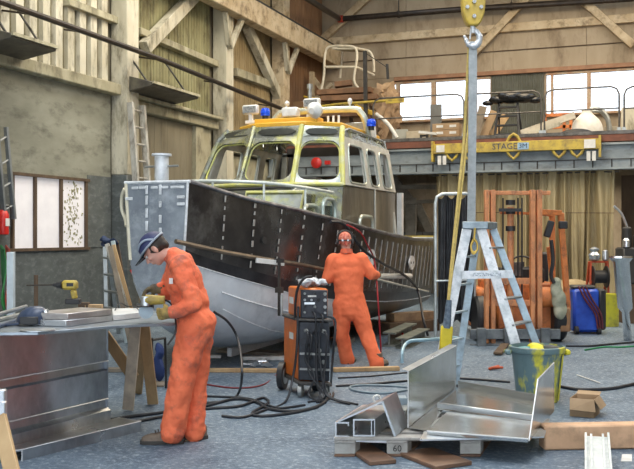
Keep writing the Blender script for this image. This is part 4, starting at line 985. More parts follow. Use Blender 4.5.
b = MB(); b.ball(P2(0,-.012,.034), 1, 20, 14, (.086,.104,.094), R2); b.ball(P2(0,-.075,-.005), 1, 12, 8, (.065,.035,.06), R2); b.tube([P2(0,-.1,-.01), P2(.01,-.115,-.05), P2(.015,-.105,-.09)], [.02,.02,.008], 8)
bd = organic(b, 'bandana', mat('red bandana', (.42,.035,.02), .7, col2=(.75,.3,.2), scale=30), p2, .007, 2)
b = MB(); b.tube([P2(-.092,0,-.02), P2(-.098,-.01,.05), P2(-.07,-.015,.115), P2(0,-.018,.142), P2(.07,-.015,.115), P2(.098,-.01,.05), P2(.092,0,-.02)], .012, 8, smooth=3); b.build('headband', M_dark, p2)
for s_ in (-1,1):
    b = MB(); b.lathe([(.03,0),(.042,.01),(.042,.03),(.02,.04)], P2(s_*.078,0,-.005), 14, axis=RT*s_); b.build('ear_cup', M_black, p2)
b = MB(); b.tube([P2(-.088,-.03,.02), P2(-.06,-.095,.0), P2(0,-.122,-.005), P2(.06,-.095,.0), P2(.088,-.03,.02)], .010, 6, smooth=3); b.build('strap', M_dark, p2)
for x_ in (-.035,.035): b = MB(); b.box(P2(x_,-.122,-.002), (.022,.012,.026), YAW); b.build('buckle', M_weld, p2)
# ================================================================ bench area, left foreground
M_alu = mat('brushed aluminium sheet', (.66,.70,.74), .30, .95, col2=(.32,.35,.385), scale=1.6, stretch=(1,1,.6), rvar=.12, bump=.05, bscale=2.5, grime=(.16,.17,.18), gscale=2.2, gamt=.5)
M_alul = mat('light aluminium', (.72,.75,.78), .30, .85, col2=(.52,.55,.58), scale=4, rvar=.1)
M_edge = mat('bright cut edge', (.85,.87,.88), .35, .4)
M_navy = mat('navy helmet shell', (.03,.045,.085), .3, col2=(.06,.085,.14), scale=5)
nearB, farB = gz(22,461,0), gz(141,431,0)
ax = (farB-nearB); ax.z = 0; L_t = ax.length; ax.normalize(); nrm = V((ax.y,-ax.x,0))     # nrm faces the camera side (right/near)
if nrm.dot(-FW) < 0: nrm = -nrm
# the ribbed tank: face line passes px 38..108
tank = thing('ribbed_tank', 'large ribbed aluminium tank shell standing at the left, used as a workbench', 'tank', gz(60,440,0))
f0 = ld(-2.49, 6.70); f1 = ld((108-317)*7.95/F, 7.95)
dirT = (f1-f0).normalized(); nT = V((dirT.y,-dirT.x,0))
if nT.dot(-FW) < 0: nT = -nT
PR = [(.03,.004),(.03,.17),(-.015,.20),(-.02,.262),(.0,.268),(.0,.275),(.0,.515),(-.03,.53),(-.035,.592),(0,.598),(.0,.61),(.0,.93),(.012,.935),(.012,.952)]
b = MB(); cols = []
for k in range(9):
    base = f0.lerp(f1, k/8); w_ = .006*math.sin(k*2.1)
    cols.append([base + nT*(o+(w_ if 3<i<12 else 0)) + UP*z for i, (o, z) in enumerate(PR)] + [base + nT*(o-.008) + UP*z for i, (o, z) in reversed(list(enumerate(PR)))])
b.loft(cols); b.build('ribbed_wall', M_alu, tank, sharp=20)
e2 = f1 - RT*.9 + FW*.35
b = MB(); b.plate([f1, e2, e2+UP*.945, f1+UP*.945], .01); b.build('end_wall', M_alu, tank)
for z_ in (.268,.598):
    b = MB(); b.tube([f0+nT*.002+UP*z_, f1+nT*.002+UP*z_], .0055, 6); b.build('rib_edge', M_edge, tank)
# top plate (thin slab running on to the right, resting on the tank and a sawhorse)
M_top = mat('grey bench plate', (.40,.45,.50), .35, .7, col2=(.24,.28,.32), scale=3, rvar=.12)
tp = [gz(-8,334,.965), gz(38,333.5,.965), gz(112,327,.965), gz(178,318,.965)]
tp = [tp[0], tp[1], tp[2], gz(176,324,.965), gz(172,312,.965)+RT*0, gz(100,311,.965), gz(-10,318,.965)]
for k in range(len(tp)): tp[k].z = .953
b = MB(); b.prism(tp, UP*.022); bt_ = b.build('bench_plate', M_top, bevel=.002); tag(bt_, 'grey aluminium plate lying over the ribbed tank as a bench top', 'bench top')
# base tray of the tank: folded channel on the floor
tray_n = nearB; tray_f = farB
b = MB(); hT = .085
in0 = f0 + nT*.03; in1 = f1 + nT*.03
a0, a1 = tray_n.copy(), tray_f.copy(); a0.z = a1.z = 0
b.plate([a0+UP*hT, a1+UP*hT, in1+dirT*.1+UP*hT, in0+UP*hT], .006); b.plate([a0, a1, a1+UP*hT, a0+UP*hT], .006); b.plate([a0+UP*.004, a1+UP*.004, a1-nT*.12+UP*.004, a0-nT*.12+UP*.004], .005)
b.plate([a0+UP*hT, in0+UP*hT, in0+UP*(hT-.012), a0+UP*(hT-.012)], .004)
tr_ = b.build('base_tray', M_alu, tank)
b = MB(); b.tube([in0+UP*hT, a0+UP*hT, a1+UP*hT, in1+dirT*.1+UP*hT], .005, 6); b.tube([a0+UP*hT, a0], .005, 6); b.build('tray_edge', M_edge, tr_)
# sawhorse
sh = thing('sawhorse', 'worn wooden sawhorse carrying the right end of the bench plate', 'sawhorse', gz(135,405,0))
def seg(nm, pa, pb, w_, h_, m, par, up=(0,0,1), bev=.004): b = MB(); b.bar(pa, pb, w_, h_, up); return b.build(nm, m, par, bevel=bev)
topz = .93
tA = at(138,320,8.55); tB = at(147,320,8.95); tA.z = tB.z = .90
seg('top_beam', tA-(tB-tA)*.3, tB+(tB-tA)*.3, .09, .1, M_woodold, sh)
for pa, pb, m_ in ((tA-RT*.02, gz(128,411,0), mat('pale sawn plank', (.82,.70,.54), .65, col2=(.55,.46,.36), scale=6)), (tA+RT*.03+FW*.1, gz(153,405,0), M_wood), (tB-RT*.05+FW*.15, gz(137,394,0), M_wood)):
    pb.z = .014; seg('leg', pa, pb, .105, .038, m_, sh, FW)
seg('stretcher', at(104,334,8.75), at(134,378,8.72), .11, .03, M_wood, sh, FW)
# items on the bench ----------------------------------------------------------
ZT = .976
def bz(px, py): p = gz(px, py, ZT); return p
hm = thing('welding_helmet', 'dark blue welding helmet lying on the bench at the left', 'helmet', bz(33,326))
c = bz(33,325)
R = Matrix.Rotation(YAW+.2, 3, 'Z')
b = MB(); rings = []
for t_, hh in ((0,.0),(.25,.05),(.55,.10),(.85,.13),(1.0,.137)):
    rr = math.cos(t_*PI/2*.8); rings.append([c + R @ V((.135*rr*math.cos(a)+.02*t_, .11*rr*math.sin(a), hh+.012)) for a in [2*PI*i/22 for i in range(22)]])
b.loft(rings); b.build('shell', M_navy, hm)
b = MB(); b.prism([c+R@V((.135,-.08,.01)), c+R@V((.14,.08,.01)), c+R@V((.09,.07,.12)), c+R@V((.085,-.07,.12))], R@V((.02,0,.004))); b.build('face_shield', M_alul, hm, bevel=.004)
b = MB(); b.box(c+R@V((-.02,-.11,.045)), (.14,.03,.06), R); b.build('viewing_lens', M_black, hm, bevel=.006)
b = MB(); b.tube([c+R@V((-.1,-.09,.02)), c+R@V((-.2,-.1,.012)), c+R@V((-.28,-.02,.012))], .012, 8, smooth=3); b.build('head_strap', M_navy, hm)
b = MB(); b.lathe([(.12,0),(.13,.004),(.13,.01),(.11,.012)], bz(40,331)+R@V((-.02,.03,-.0)), 24); tag(b.build('round_plate', M_alul), 'thin round metal plate lying under the dark blue helmet', 'plate')
for i, (p0_, p1_, r_, lb) in enumerate(((( -6,318),(26,309),.02,'pale grey tube lying furthest back left of the helmet'),((-6,323),(24,316),.018,'middle grey tube lying left of the helmet'),((-6,330),(20,322),.016,'front dark tube lying left of the helmet'))):
    b = MB(); b.cyl(bz(*p0_)+UP*r_, bz(*p1_)+UP*(r_+.003), r_, 12); tag(b.build('metal_tube', [M_alul, M_galv, M_navy][i]), lb, 'tube')
# stack of aluminium bars
def barstack(pts, h, z0, m, nm, label, cat='bar'):
    pts = [gz(a_, c_, z0) for a_, c_ in pts]; b = MB(); b.prism(pts, UP*h); return tag(b.build(nm, m, bevel=.003), label, cat)
for k in range(2):
    b = MB(); p0_, p1_ = bz(66,327), bz(112,321)
    dd = (p1_-p0_).normalized(); sd = V((-dd.y,dd.x,0)); 
    z0 = ZT+.001+k*.052; p0k = p0_+sd*.0+dd*.02*k; b.prism([p0k+UP*(z0-ZT), p1_+UP*(z0-ZT), p1_+sd*.34+UP*(z0-ZT), p0k+sd*.36-dd*.05+UP*(z0-ZT)], UP*.05)
    tag(b.build('aluminium_slab', [M_alul, mat('satin aluminium slab', (.60,.58,.57), .32, .7, col2=(.42,.38,.37), scale=4)][k], bevel=.004), ['lower aluminium slab of the stack under the drill','upper aluminium slab of the stack under the drill'][k], 'slab')
b = MB(); b.prism([bz(113,321)+UP*.001, bz(141,318)+UP*.001, bz(141,313.5)+UP*.001, bz(112,314)+UP*.001], UP*.05); tag(b.build('white_block', mat('white bar stock', (.8,.8,.78), .4, .1, col2=(.6,.62,.62), scale=5), bevel=.004), 'long white block clamped in front of the grinder', 'block')
# yellow drill
dc = bz(70,316)+UP*.0; dc.z = ZT+.105
dr_ = thing('cordless_drill', 'yellow and black cordless drill standing on the aluminium slabs', 'drill', dc-UP*0)
dd = (-RT*.98+FW*.1).normalized()
hz = ZT+.105; g = V((dc.x,dc.y,hz))
b = MB(); b.bar(g+UP*.17-dd*.07, g+UP*.17+dd*.07, .075, .085); b.build('motor_body', M_yel, dr_, bevel=.02)
b = MB(); b.cyl(g+UP*.17+dd*.07, g+UP*.17+dd*.12, .036, 14, .028); b.cyl(g+UP*.17+dd*.12, g+UP*.17+dd*.155, .022, 12, .014); b.build('chuck', M_black, dr_)
b = MB(); b.cyl(g+UP*.17+dd*.155, g+UP*.165+dd*.40, .006, 8); b.build('drill_bit', M_pipe, dr_)
b = MB(); b.bar(g+UP*.13-dd*.03, g+UP*.045-dd*.045, .045, .05, dd); b.build('grip', M_yel, dr_, bevel=.012)
b = MB(); b.box(g+UP*.026-dd*.03, (.13,.08,.05), YAW); b.build('battery', M_black, dr_, bevel=.008)
b = MB(); b.box(g+UP*.175-dd*.01-FW*.039, (.06,.004,.03), YAW); b.build('dark_label', M_black, dr_)
# vertical post, white post and mess at the back of the bench
b = MB(); p = at(36,300,8.6); b.cyl((p.x,p.y,0), (p.x,p.y,at(36,275,8.6).z), .02, 10); b.cyl((p.x,p.y,0),(p.x,p.y,.02),.1,12); tag(b.build('dark_post', M_brown), 'dark round iron post rising behind the bench left of the drill', 'post')
b = MB(); p = at(11,300,9.5); b.box((p.x,p.y,at(11,252,9.5).z/2), (.07,.07,at(11,252,9.5).z), YAW); tag(b.build('pale_post', mat('pale blue post', (.62,.70,.74), .5), bevel=.004), 'pale blue upright square post at the far left behind the bench', 'post')
random.seed(21)
for i, (px, py, sx, sy, sz, m_, lb) in enumerate(((56,318,.10,.08,.06,M_alul,'small pale block beside the helmet on the bench'),(60,315,.12,.05,.03,M_white,'flat white piece behind the small pale block'),(62,322,.07,.05,.025,M_navy,'small dark blue piece right of the helmet'),(94,312,.16,.06,.07,M_wood,'light brown wood offcut behind the slabs'),(84,312,.10,.05,.09,M_brown,'dark brown wood offcut behind the slabs'))):
    p = bz(px,py); b = MB(); b.box(p+UP*(sz/2+.001), (sx,sy,sz), YAW+random.uniform(-.3,.3)); tag(b.build('offcut', m_, bevel=.004), lb, 'offcut')
# the angle grinder in the gloves
gr = thing('angle_grinder', 'angle grinder with yellow housing held by the gloved person over the bench', 'grinder', at(152,300,7.42))
g0 = at(165,300,7.40); g1 = at(146,300,7.40)
b = MB(); b.tube([g0, g0.lerp(g1,.5), g1], [.034,.04,.045], 14); b.build('housing', M_yel, gr)
b = MB(); b.cyl(g1+UP*.03, g1-UP*.045, .042, 14); b.build('gear_head', M_alul, gr)
b = MB(); b.cyl(g1+LF*.01-UP*.045, g1+LF*.01-UP*.055, .065, 24); b.build('grinding_disc', M_dark, gr)
b = MB(); pts = [g1+LF*.01-UP*.03 + (RT*math.cos(a)+FW*math.sin(a))*.075 for a in [PI*i/12-.3 for i in range(13)]]
b.loft([pts, [p_-UP*.035 for p_ in pts], [p_*1-UP*.035 + (g1-p_)*.05 for p_ in pts], [p_+(g1-p_)*.05 for p_ in pts]], closed=False); b.build('guard', M_galv, gr)
b = MB(); b.cyl(g1, g1+FW*.13+UP*.02, .017, 10); b.build('side_handle', M_black, gr)
b = MB(); b.tube([g0, g0+RT*.06-UP*.05, at(176,330,7.2), at(170,345,7.15)-RT*.02], .008, 6, smooth=5); b.build('power_cord', M_black, gr)
# grinding clutter right of grinder: round pale coil
b = MB(); b.lathe([(.02,0),(.06,0),(.06,.05),(.02,.05)], at(146,311,7.5)*1, 18, axis=(RT*.2-FW)); 
tag(b.build('abrasive_disc', mat('pale blue disc', (.5,.62,.7), .5)), 'pale round abrasive disc standing by the grinder', 'disc')
b = MB(); b.tube([bz(115,317)+UP*.06, bz(120,313)+UP*.09, bz(127,312)+UP*.055, bz(134,314)+UP*.07, bz(139,317)+UP*.06], .005, 6, smooth=5); tag(b.build('black_wire', M_black), 'thin black wire curling over the white block', 'wire')
# wood plank in the lower left corner with a metal bracket on top
b = MB(); pa, pb = at(13,476,4.9), at(-4,404,5.2); pa = pb+(pa-pb)*((pb.z-.02)/(pb.z-pa.z)); b.bar(pa, pb, .085, .03, FW); pl = tag(b.build('leaning_plank', M_wood, bevel=.004), 'light wooden plank leaning in the lower left corner', 'plank')
b = MB(); b.box(at(-1,398,5.18), (.08,.05,.10), YAW); b.box(at(1,410,5.15), (.06,.04,.10), YAW); lab(b.build('bracket', M_alul, pl, bevel=.006), 'bright metal bracket')
# ---------------------------------------------------------------- things along the left wall
# wooden extension ladder
def ladder(nm, label, cat, a0, a1, t0, t1, n, m, w_=.05, h_=.03, rung=.018, group=None, up=None, rm=None):
    t = thing(nm, label, cat, (V(a0)+V(a1))/2, group=group); up = up or FW
    for p_, q_ in ((a0,t0),(a1,t1)): seg('rail', p_, q_, w_, h_, m, t, up)
    for i in range(n):
        k_ = (i+.6)/n; b = MB(); b.cyl(V(a0).lerp(V(t0),k_), V(a1).lerp(V(t1),k_), rung, 8); b.build('rung', rm or m, t)
    return t
M_lad = mat('weathered white ladder wood', (.50,.49,.45), .7, col2=(.28,.26,.22), scale=9, stretch=(1,1,.4), grime=(.12,.10,.08), gscale=9, gamt=.6)
tz = 0
pA0 = onx(133,326,LX+.95); pA1 = onx(149,326,LX+.95); pA0.z = pA1.z = 0; 
yA0, yA1 = onx(134,200,LX+.55).y, onx(145,200,LX+.55).y
top = onx(134,103,LX+.42).z; yA0 = onx(135,200,LX+.5).y
ladder('extension_ladder', 'tall weathered extension ladder leaning on the left wall between the two doors', 'ladder', (LX+.75,yA0-.02,0), (LX+.75,yA0+.40,0), (LX+.40,yA0+.0,top), (LX+.40,yA0+.42,top), 13, M_lad, .07, .12, .02, up=V((1,0,0)))
# steel ladder hung at the far left
xa = LX+.12
p0, p1, q0, q1 = onx(-3,133,xa), onx(6,127,xa), onx(5,224,xa), onx(14,219,xa)
ladder('steel_ladder', 'grey steel ladder section hanging on the left wall above the extinguisher', 'ladder', q0, q1, p0, p1, 4, mat('grey ladder steel', (.20,.22,.23), .45, .5, col2=(.3,.32,.33)), .05, .07, .02, up=V((1,0,0)))
# fire extinguisher
fe = thing('fire_extinguisher', 'red fire extinguisher mounted at the far left of the wall', 'fire extinguisher', onx(3,236,LX+.12))
c = onx(3,235,LX+.095); 
b = MB(); b.lathe([(.02,0),(.085,.01),(.09,.04),(.09,.32),(.06,.38),(.03,.40)], c, 18); b.build('cylinder', MATS['signal red'], fe)
b = MB(); b.cyl(c+UP*.4, c+UP*.46, .025, 10); b.box(c+UP*.47+V((.02,.02,0)), (.04,.13,.03)); b.build('valve', M_alul, fe)
b = MB(); b.tube([c+UP*.44, c+UP*.43+V((.04,.12,0)), c+UP*.25+V((.04,.13,0)), c+UP*.1+V((.05,.11,0))], .012, 8, smooth=4); b.build('hose', M_black, fe)
b = MB(); b.box(c+UP*.2+V((.088,.0,0)), (.006,.09,.12)); b.build('paper_label', M_white, fe)
# hoses at the far left
for col_, m_, lb, dx in (((0,0,0), mat('green hose', (.03,.22,.06), .5), 'green garden hose hanging at the far left under the extinguisher', 0), ((0,0,0), mat('dull red hose', (.36,.05,.03), .5), 'red hose hanging at the far left beside the green hose', 1)):
    b = MB()
    for k in range(5): b.tube([onx(1+dx*5+k*.8,245+k,LX+.1+.03*k), onx(2+dx*4+k,270,LX+.12+.03*k), onx(4+dx*4-k*.6,300,LX+.14+.03*k), onx(5+dx*3+k*.5,328-k*3,LX+.16+.03*k)], .013, 6, smooth=5)
    tag(b.build('hanging_hose', m_), lb, 'hose')
# small fold ladder and planks leaning together by the boat's bow
sl = thing('stepladder', 'grey folding stepladder leaning among planks by the left wall post', 'stepladder', gz(117,331,0))
zt_ = at(105,240,15.0).z
D0 = 14.6
fl_ = lambda px, d: V((at(px,300,d).x, at(px,300,d).y, .0))
for nm, pt, pb, m_ in (('rail', at(105,240,15), fl_(107,15), M_galv), ('rail', at(113,241,14.7), fl_(127,14.2), mat('pale blue ladder paint', (.45,.55,.6), .5, col2=(.3,.38,.42), scale=10)), ('rear_leg', at(107,240,15.2), fl_(119,15.6), M_galv)):
    seg(nm, pt, pb, .07, .04, m_, sl, FW)
for k in range(5):
    f_ = .18+.17*k; b = MB(); b.bar(at(105,240,15).lerp(fl_(107,15), f_), at(113,241,14.7).lerp(fl_(127,14.2), f_), .09, .03); b.build('step', M_galv, sl)
for i, (a_, c_, m_, lb) in enumerate((((111,244,14.5),(138,14.0),M_lad,'pale plank leaning beside the folding stepladder, left of two'),((117,245,14.6),(140,14.2),M_wood,'brown plank leaning against the post beside the stepladder'),((120,241,14.8),(133,14.6),M_brown,'dark brown board leaning behind the other planks'),((114,246,14.3),(131,13.8),M_woodold,'thin grey timber leaning in front of the stepladder'))):
    pb = fl_(c_[0], c_[1]); b = MB(); b.bar(at(a_[0]-4, a_[1], a_[2]), pb+UP*.01, .075, .035, FW); tag(b.build('leaning_plank', m_, bevel=.004), lb, 'plank')
b = MB()
for (px,py,r) in ((106,240,.08),(109,241,.08),(113,242,.07),(105,245,.06)): b.ball(at(px,py,14.75), r, sz=(1.1,1,.7))
for v in b.v: v += V(noise.noise_vector(v*11))*.045
tag(b.build('blue_cloth', mat('dark blue cloth', (.03,.05,.11), .8)), 'dark blue cloth draped over the top of the folding stepladder', 'cloth')
b = MB(); b.tube([at(131,270,14.1), at(139,285,14.0), at(141,292,14)], .02, 8); tag(b.build('red_bar', MATS['signal red']), 'short red bar beside the leaning planks', 'bar')
# heater / awning shelves high on the left wall
for (pa, pb, lb, z_) in (((0,36),(46,52),'dark flat canopy box high on the wall above the first door',0),((143,83),(190,100),'dark flat canopy box high on the wall above the second door',1)):
    A = onx(*pa, LX+.6); B_2 = onx(*pb, LX+.6); zz = (A.z+B_2.z)/2
    t = thing('wall_canopy', lb, 'canopy', (LX+.3, (A.y+B_2.y)/2, zz))
    b = MB(); b.prism([V((LX+.05,A.y,zz+.25)), V((LX+.8,A.y,zz+.05)), V((LX+.8,A.y,zz-.02)), V((LX+.05,A.y,zz-.14))], V((0,B_2.y-A.y,0))); b.build('canopy_box', mat('dull canopy metal', (.06,.055,.05), .5, .3, col2=(.14,.13,.10)), t, bevel=.01)
    b = MB(); b.bar((LX+.82,A.y,zz+.04),(LX+.82,B_2.y,zz+.04),.04,.05); b.build('front_edge', M_cream, t)
    for yy in (A.y+.15, B_2.y-.15): b = MB(); b.bar((LX+.1,yy,zz+.75),(LX+.6,yy,zz+.08),.03,.03,(0,1,0)); b.build('hanger', M_rail, t)
# ================================================================ welding machine
M_or = mat('bright orange case', (.78,.20,.025), .4, col2=(.62,.15,.03), scale=4, grime=(.15,.08,.05), gscale=6, gamt=.4)
M_navyp = mat('dark control panel', (.012,.016,.024), .4, col2=(.035,.045,.06), scale=12)
wm_ = thing('welding_machine', 'orange and black two storey welding machine on a wheeled cart', 'welding machine', gz(306,400,0))
fL, fR = ld((299.5-317)*9.5/F, 9.5), ld((329-317)*9.42/F, 9.42); sB = ld((283-317)*10.1/F, 10.1)     # front left, front right, side back
xd = (fR-fL).normalized(); yd = (sB-fL).normalized()
def wbox(nm, x0, x1, y0, y1, z0, z1, m, par, bev=.01):
    b = MB(); P = [fL+xd*x+yd*y for x, y in ((x0,y0),(x1,y0),(x1,y1),(x0,y1))]
    b.prism([p+UP*z0 for p in P], UP*(z1-z0)); return b.build(nm, m, par, bevel=bev)
W_ = (fR-fL).length; DD = (sB-fL).length*.95
wbox('cart_base', -.02, W_+.02, -.04, DD+.05, .13, .17, M_rail, wm_)
lo = wbox('lower_unit', 0, W_, .03, DD, .17, .80, M_or, wm_, .015)
up = wbox('upper_unit', .015, W_-.005, .02, DD*.8, .83, 1.14, M_or, wm_, .015)
wbox('lower_front', -.005, W_+.005, -.005, .03, .18, .79, M_navyp, lo, .006)
wbox('shelf_plate', -.03, W_+.03, -.03, DD, .795, .825, M_rail, wm_)
wbox('upper_front', .015, W_-.02, -.01, .02, .83, 1.125, M_navyp, up, .006)
fp = lambda x, z, o=-.013: fL+xd*x+yd*o+UP*z
random.seed(4)
for z_, n_ in ((1.085,3),(1.02,4),(.95,3),(.89,2)):
    for i in range(n_):
        x_ = .05+(W_-.1)*i/max(1,n_-1); b = MB(); r_ = random.choice((.012,.018,.014)); b.cyl(fp(x_,z_), fp(x_,z_,-.03), r_, 10); b.build('control_knob', random.choice((M_alul, M_galv, M_black)), up)
b = MB(); b.box(fp(W_*.5, 1.06), (.14,.004,.018), YAW); b.build('control_label', M_white, up)
b = MB(); b.box(fp(W_*.45, .985), (.18,.004,.022), YAW); b.build('control_label', M_alul, up)
for i, (x_, z_) in enumerate(((.06,.70),(.16,.68),(.25,.70),(.08,.55),(.2,.5),(.1,.42),(.25,.38))):
    b = MB(); b.cyl(fp(x_,z_), fp(x_,z_,-.05), .022, 12); b.build('cable_socket', M_black if i%2 else M_galv, lo)
for z_ in (.30,.46): b = MB(); b.bar(fp(0,z_,-.02), fp(W_,z_,-.02), .03, .02); b.build('front_bar', M_galv, lo)
for z0_, par in ((.96,up),(.58,lo)):
    b = MB(); b.prism([fL+yd*(DD*.35)-xd*.004+UP*z0_, fL+yd*(DD*.6)-xd*.004+UP*z0_, fL+yd*(DD*.6)-xd*.004+UP*(z0_+.07), fL+yd*(DD*.35)-xd*.004+UP*(z0_+.07)], -xd*.003); b.build('side_label', M_white, par)
for x_ in (-.035, W_+.035): 
    b = MB(); c = fL+xd*x_+yd*(DD-.08)+UP*.15; b.lathe([(.03,-.03),(.15,-.03),(.15,.03),(.03,.03)], c, 24, axis=xd); o = b.build('wheel', M_black, wm_)
    b = MB(); b.lathe([(.01,-.035),(.09,-.035),(.09,.035),(.01,.035)], c, 18, axis=xd); b.build('wheel_hub', M_galv, o)
for x_ in (.02, W_-.02):
    c = fL+xd*x_+yd*.02+UP*.065; b = MB(); b.lathe([(.01,-.02),(.065,-.02),(.065,.02),(.01,.02)], c, 18, axis=xd); o = b.build('caster', M_galv, wm_)
    b = MB(); b.bar(c+UP*.08, c, .055, .03, yd); b.build('caster_fork', M_rail, o)
b = MB(); b.tube([fL+yd*.1-xd*.02+UP*.8, fL+yd*.0-xd*.03+UP*1.1, fL-yd*.02+xd*.04+UP*1.24, fL+xd*.15+yd*.05+UP*1.26], .014, 8, smooth=5); b.build('handle', M_black, wm_)
# rag on top
b = MB(); random.seed(2)
for k in range(12): b.ball(fL+xd*random.uniform(.04,W_-.04)+yd*random.uniform(.06,.38)+UP*(1.165+random.uniform(0,.05)), random.uniform(.03,.06), 14, 10, (1.2,1.2,.55))
for v in b.v: v += V(noise.noise_vector(v*20))*.035
tag(organic(b, 'white_rag', mat('grey white rag', (.75,.78,.8), .7, col2=(.3,.33,.38), scale=14), None, .008, 0), 'crumpled white rag lying on top of the orange welding machine', 'rag')
b = MB(); b.loft([[fR+yd*(.1+.04*math.sin(i*1.3))+xd*(.02+.03*math.sin(k*.9+i)+.01*k)+UP*(1.1-.05*k) for i in range(5)] for k in range(9)], closed=False)
# cables in front of the machine
M_cab_ = mat('black cable', (.010,.011,.014), .45, col2=(.025,.028,.035))
def cable(pts, r, label, m=M_cab_, nm='cable', z=None, sm=8, cat='cable', grp=None):
    P = [(p if isinstance(p, V) else gz(p[0], p[1], r)) for p in pts]
    b = MB(); b.tube(P, r, 7, smooth=sm); return tag(b.build(nm, m), label, cat, grp)
random.seed(8)
for k in range(6):
    x_ = .05+.04*k; b = MB(); z_ = (.70,.68,.9,.55,.88,.7)[k]
    b.tube([fp(x_,z_,-.03), fp(x_+.01,z_-.05,-.10), fp(x_+random.uniform(-.03,.05),z_-.3,-.09), fp(x_+random.uniform(-.04,.08),.25,-.12), fp(x_+random.uniform(-.02,.12),.05,-.17), fp(x_+random.uniform(-.2,.25),.012,-.35)], .011, 7, smooth=7)
    b.build('hanging_lead', M_cab_, wm_)
cable([fL-xd*.02-yd*.02+UP*.95, fL-xd*.04-yd*.03+UP*.5, fL-xd*.09-yd*.05+UP*.2, (285,402), (262,411), (243,417), (222,416)], .013, 'black cable running left from the side of the welding machine over the floor')
cable([(318,402), (333,396), (331,385), fp(W_+.02,.5,-.08), fp(W_+.06,.8,-.02), fp(W_-.02,.86,-.02)], .013, 'black cable looping up the right edge of the welding machine')
cable([(108,420), (135,416), (165,412), (205,406), (235,399), (256,402), (270,409), (298,411), (322,404), (330,394)], .015, 'thick black cable crossing from the sawhorse past the orange trouser legs to the machine')
cable([(120,425),(160,417),(205,409),(240,406),(262,398),(268,403),(252,413),(262,416),(292,413),(318,407)], .014, 'black cable lying double beside the thick one, with a kink in front of the machine')
cable([(200,396),(228,397),(250,399),(265,404),(280,408),(305,405)], .012, 'thin black cable between the two workers ending near the machine casters')
cable([at(214,312,9.6)+UP*0, at(228,322,9.8), at(238,340,9.9), gz(242,372,.3), (238,394), (225,401), (206,403)], .014, 'black cable hanging in an arc down in front of the white hull bottom')
cable([(203,384),(235,388),(262,385),(277,374), at(288,355,10.6), at(292,330,10.5)], .009, 'thin dark red hose lying behind the welding machine', mat('dark red hose', (.22,.03,.035), .5), 'hose', cat='hose')
cable([(336,386),(370,384),(405,381),(450,378),(510,382)], .013, 'black cable running right behind the blue grey hose loop')
cable([(338,378),(372,376),(402,373),(430,371)], .010, 'thin black cable just in front of the long pine timber')
cable([(411,389),(385,393),(358,391),(350,387),(365,385),(395,386),(415,388)], .013, 'blue grey hose lying in a flat loop on the floor', mat('blue grey hose', (.25,.33,.38), .45), 'hose', cat='hose')
cable([(545,383),(575,389),(605,389),(625,386),(650,380)], .018, 'thick black cable crossing behind the cardboard carton')
cable([(566,346),(590,346),(612,344),(650,341)], .015, 'black cable on the floor in front of the blue machine')
cable([(585,350),(604,347),(622,347),(650,345)], .012, 'green hose on the floor at the right edge', mat('bright green hose', (.02,.25,.09), .5), 'hose', cat='hose')
cable([(185,441),(200,438),(206,434),(200,431),(190,432)], .006, 'thin tan cord looped round the grinding worker boots', mat('tan cord', (.3,.26,.17), .7), 'cord', cat='cord')
# hoses hanging on the hull
cable([hp(330,220,.1), hp(344,226,.12), hp(362,248,.14), hp(382,262,.15), hp(405,275,.16), hp(418,292,.16), at(423,318,15.2), gz(428,336,.02)], .022, 'thick black hose hanging over the hull side towards the stern')
cable([hp(347,226,.16), hp(360,234,.16), hp(368,246,.16), hp(374,262,.18), at(378,300,12.9), gz(381,352,.02)], .012, 'red hose hanging over the hull side behind the welder', mat('bright red hose', (.45,.02,.03), .5), 'hose', cat='hose')
# ---------------------------------------------------------------- timbers and bars on the floor
def plank(pa, pb, w_, h_, m, label, nm='floor_plank', cat='plank', z=0, px=True):
    a_, c_ = gz(*pa, z), gz(*pb, z); a_.z = c_.z = z+h_/2+.002; b = MB(); b.bar(a_, c_, w_, h_); return tag(b.build(nm, m, bevel=.004), label, cat)
plank((196,372),(279,372.5), .09, .045, M_wood, 'long pine timber on the floor left of the welding machine', 'pine_timber', 'timber')
plank((333,372),(399,370.5), .09, .05, M_wood, 'pine timber on the floor at the feet of the welder', 'pine_timber', 'timber')
plank((196,358),(221,358), .10, .04, M_white, 'short white bar on the floor under the boat keel, left of two', 'white_bar', 'bar')
plank((243,360),(292,360), .10, .05, M_white, 'white bar on the floor under the boat beside the crumpled foil', 'white_bar', 'bar')
plank((108,372),(160,372), .10, .05, M_woodold, 'old timber behind the sawhorse legs', 'old_timber', 'timber')
plank((150,385),(166,385), .3, .02, M_woodold, 'flat grey board between the sawhorse and the worker', 'flat_board', 'board')
b = MB(); random.seed(6)
for k in range(16): b.box(gz(random.uniform(245,268), random.uniform(362,366), .02)+UP*.01, (random.uniform(.05,.16),random.uniform(.03,.1),.012), Matrix.Rotation(random.uniform(0,3),3,'Z') @ Matrix.Rotation(random.uniform(-.5,.5),3,'X'))
tag(b.build('crumpled_foil', M_alul), 'crumpled silvery foil scraps on the floor below the white bar', 'foil')
def ibeam(pa, pb, w_, h_, m, label):
    a_, c_ = gz(*pa), gz(*pb); a_.z = c_.z = 0; b = MB()
    for z0, ww, hh in ((h_*.06, w_, h_*.12), (h_*.5, w_*.15, h_*.8), (h_*.94, w_, h_*.12)): b.bar(a_+UP*z0, c_+UP*z0, ww, hh)
    return tag(b.build('steel_beam', m), label, 'beam')
M_ib = mat('greenish grey steel', (.22,.25,.22), .5, .3, col2=(.12,.13,.11), scale=4, grime=(.4,.4,.36), gscale=5)
ibeam((389,347),(411,336), .20, .22, M_ib, 'grey steel beam on the floor under the stern, nearest to the welder')
ibeam((402,349),(424,338), .20, .16, M_ib, 'second grey steel beam lying right of the first under the stern')
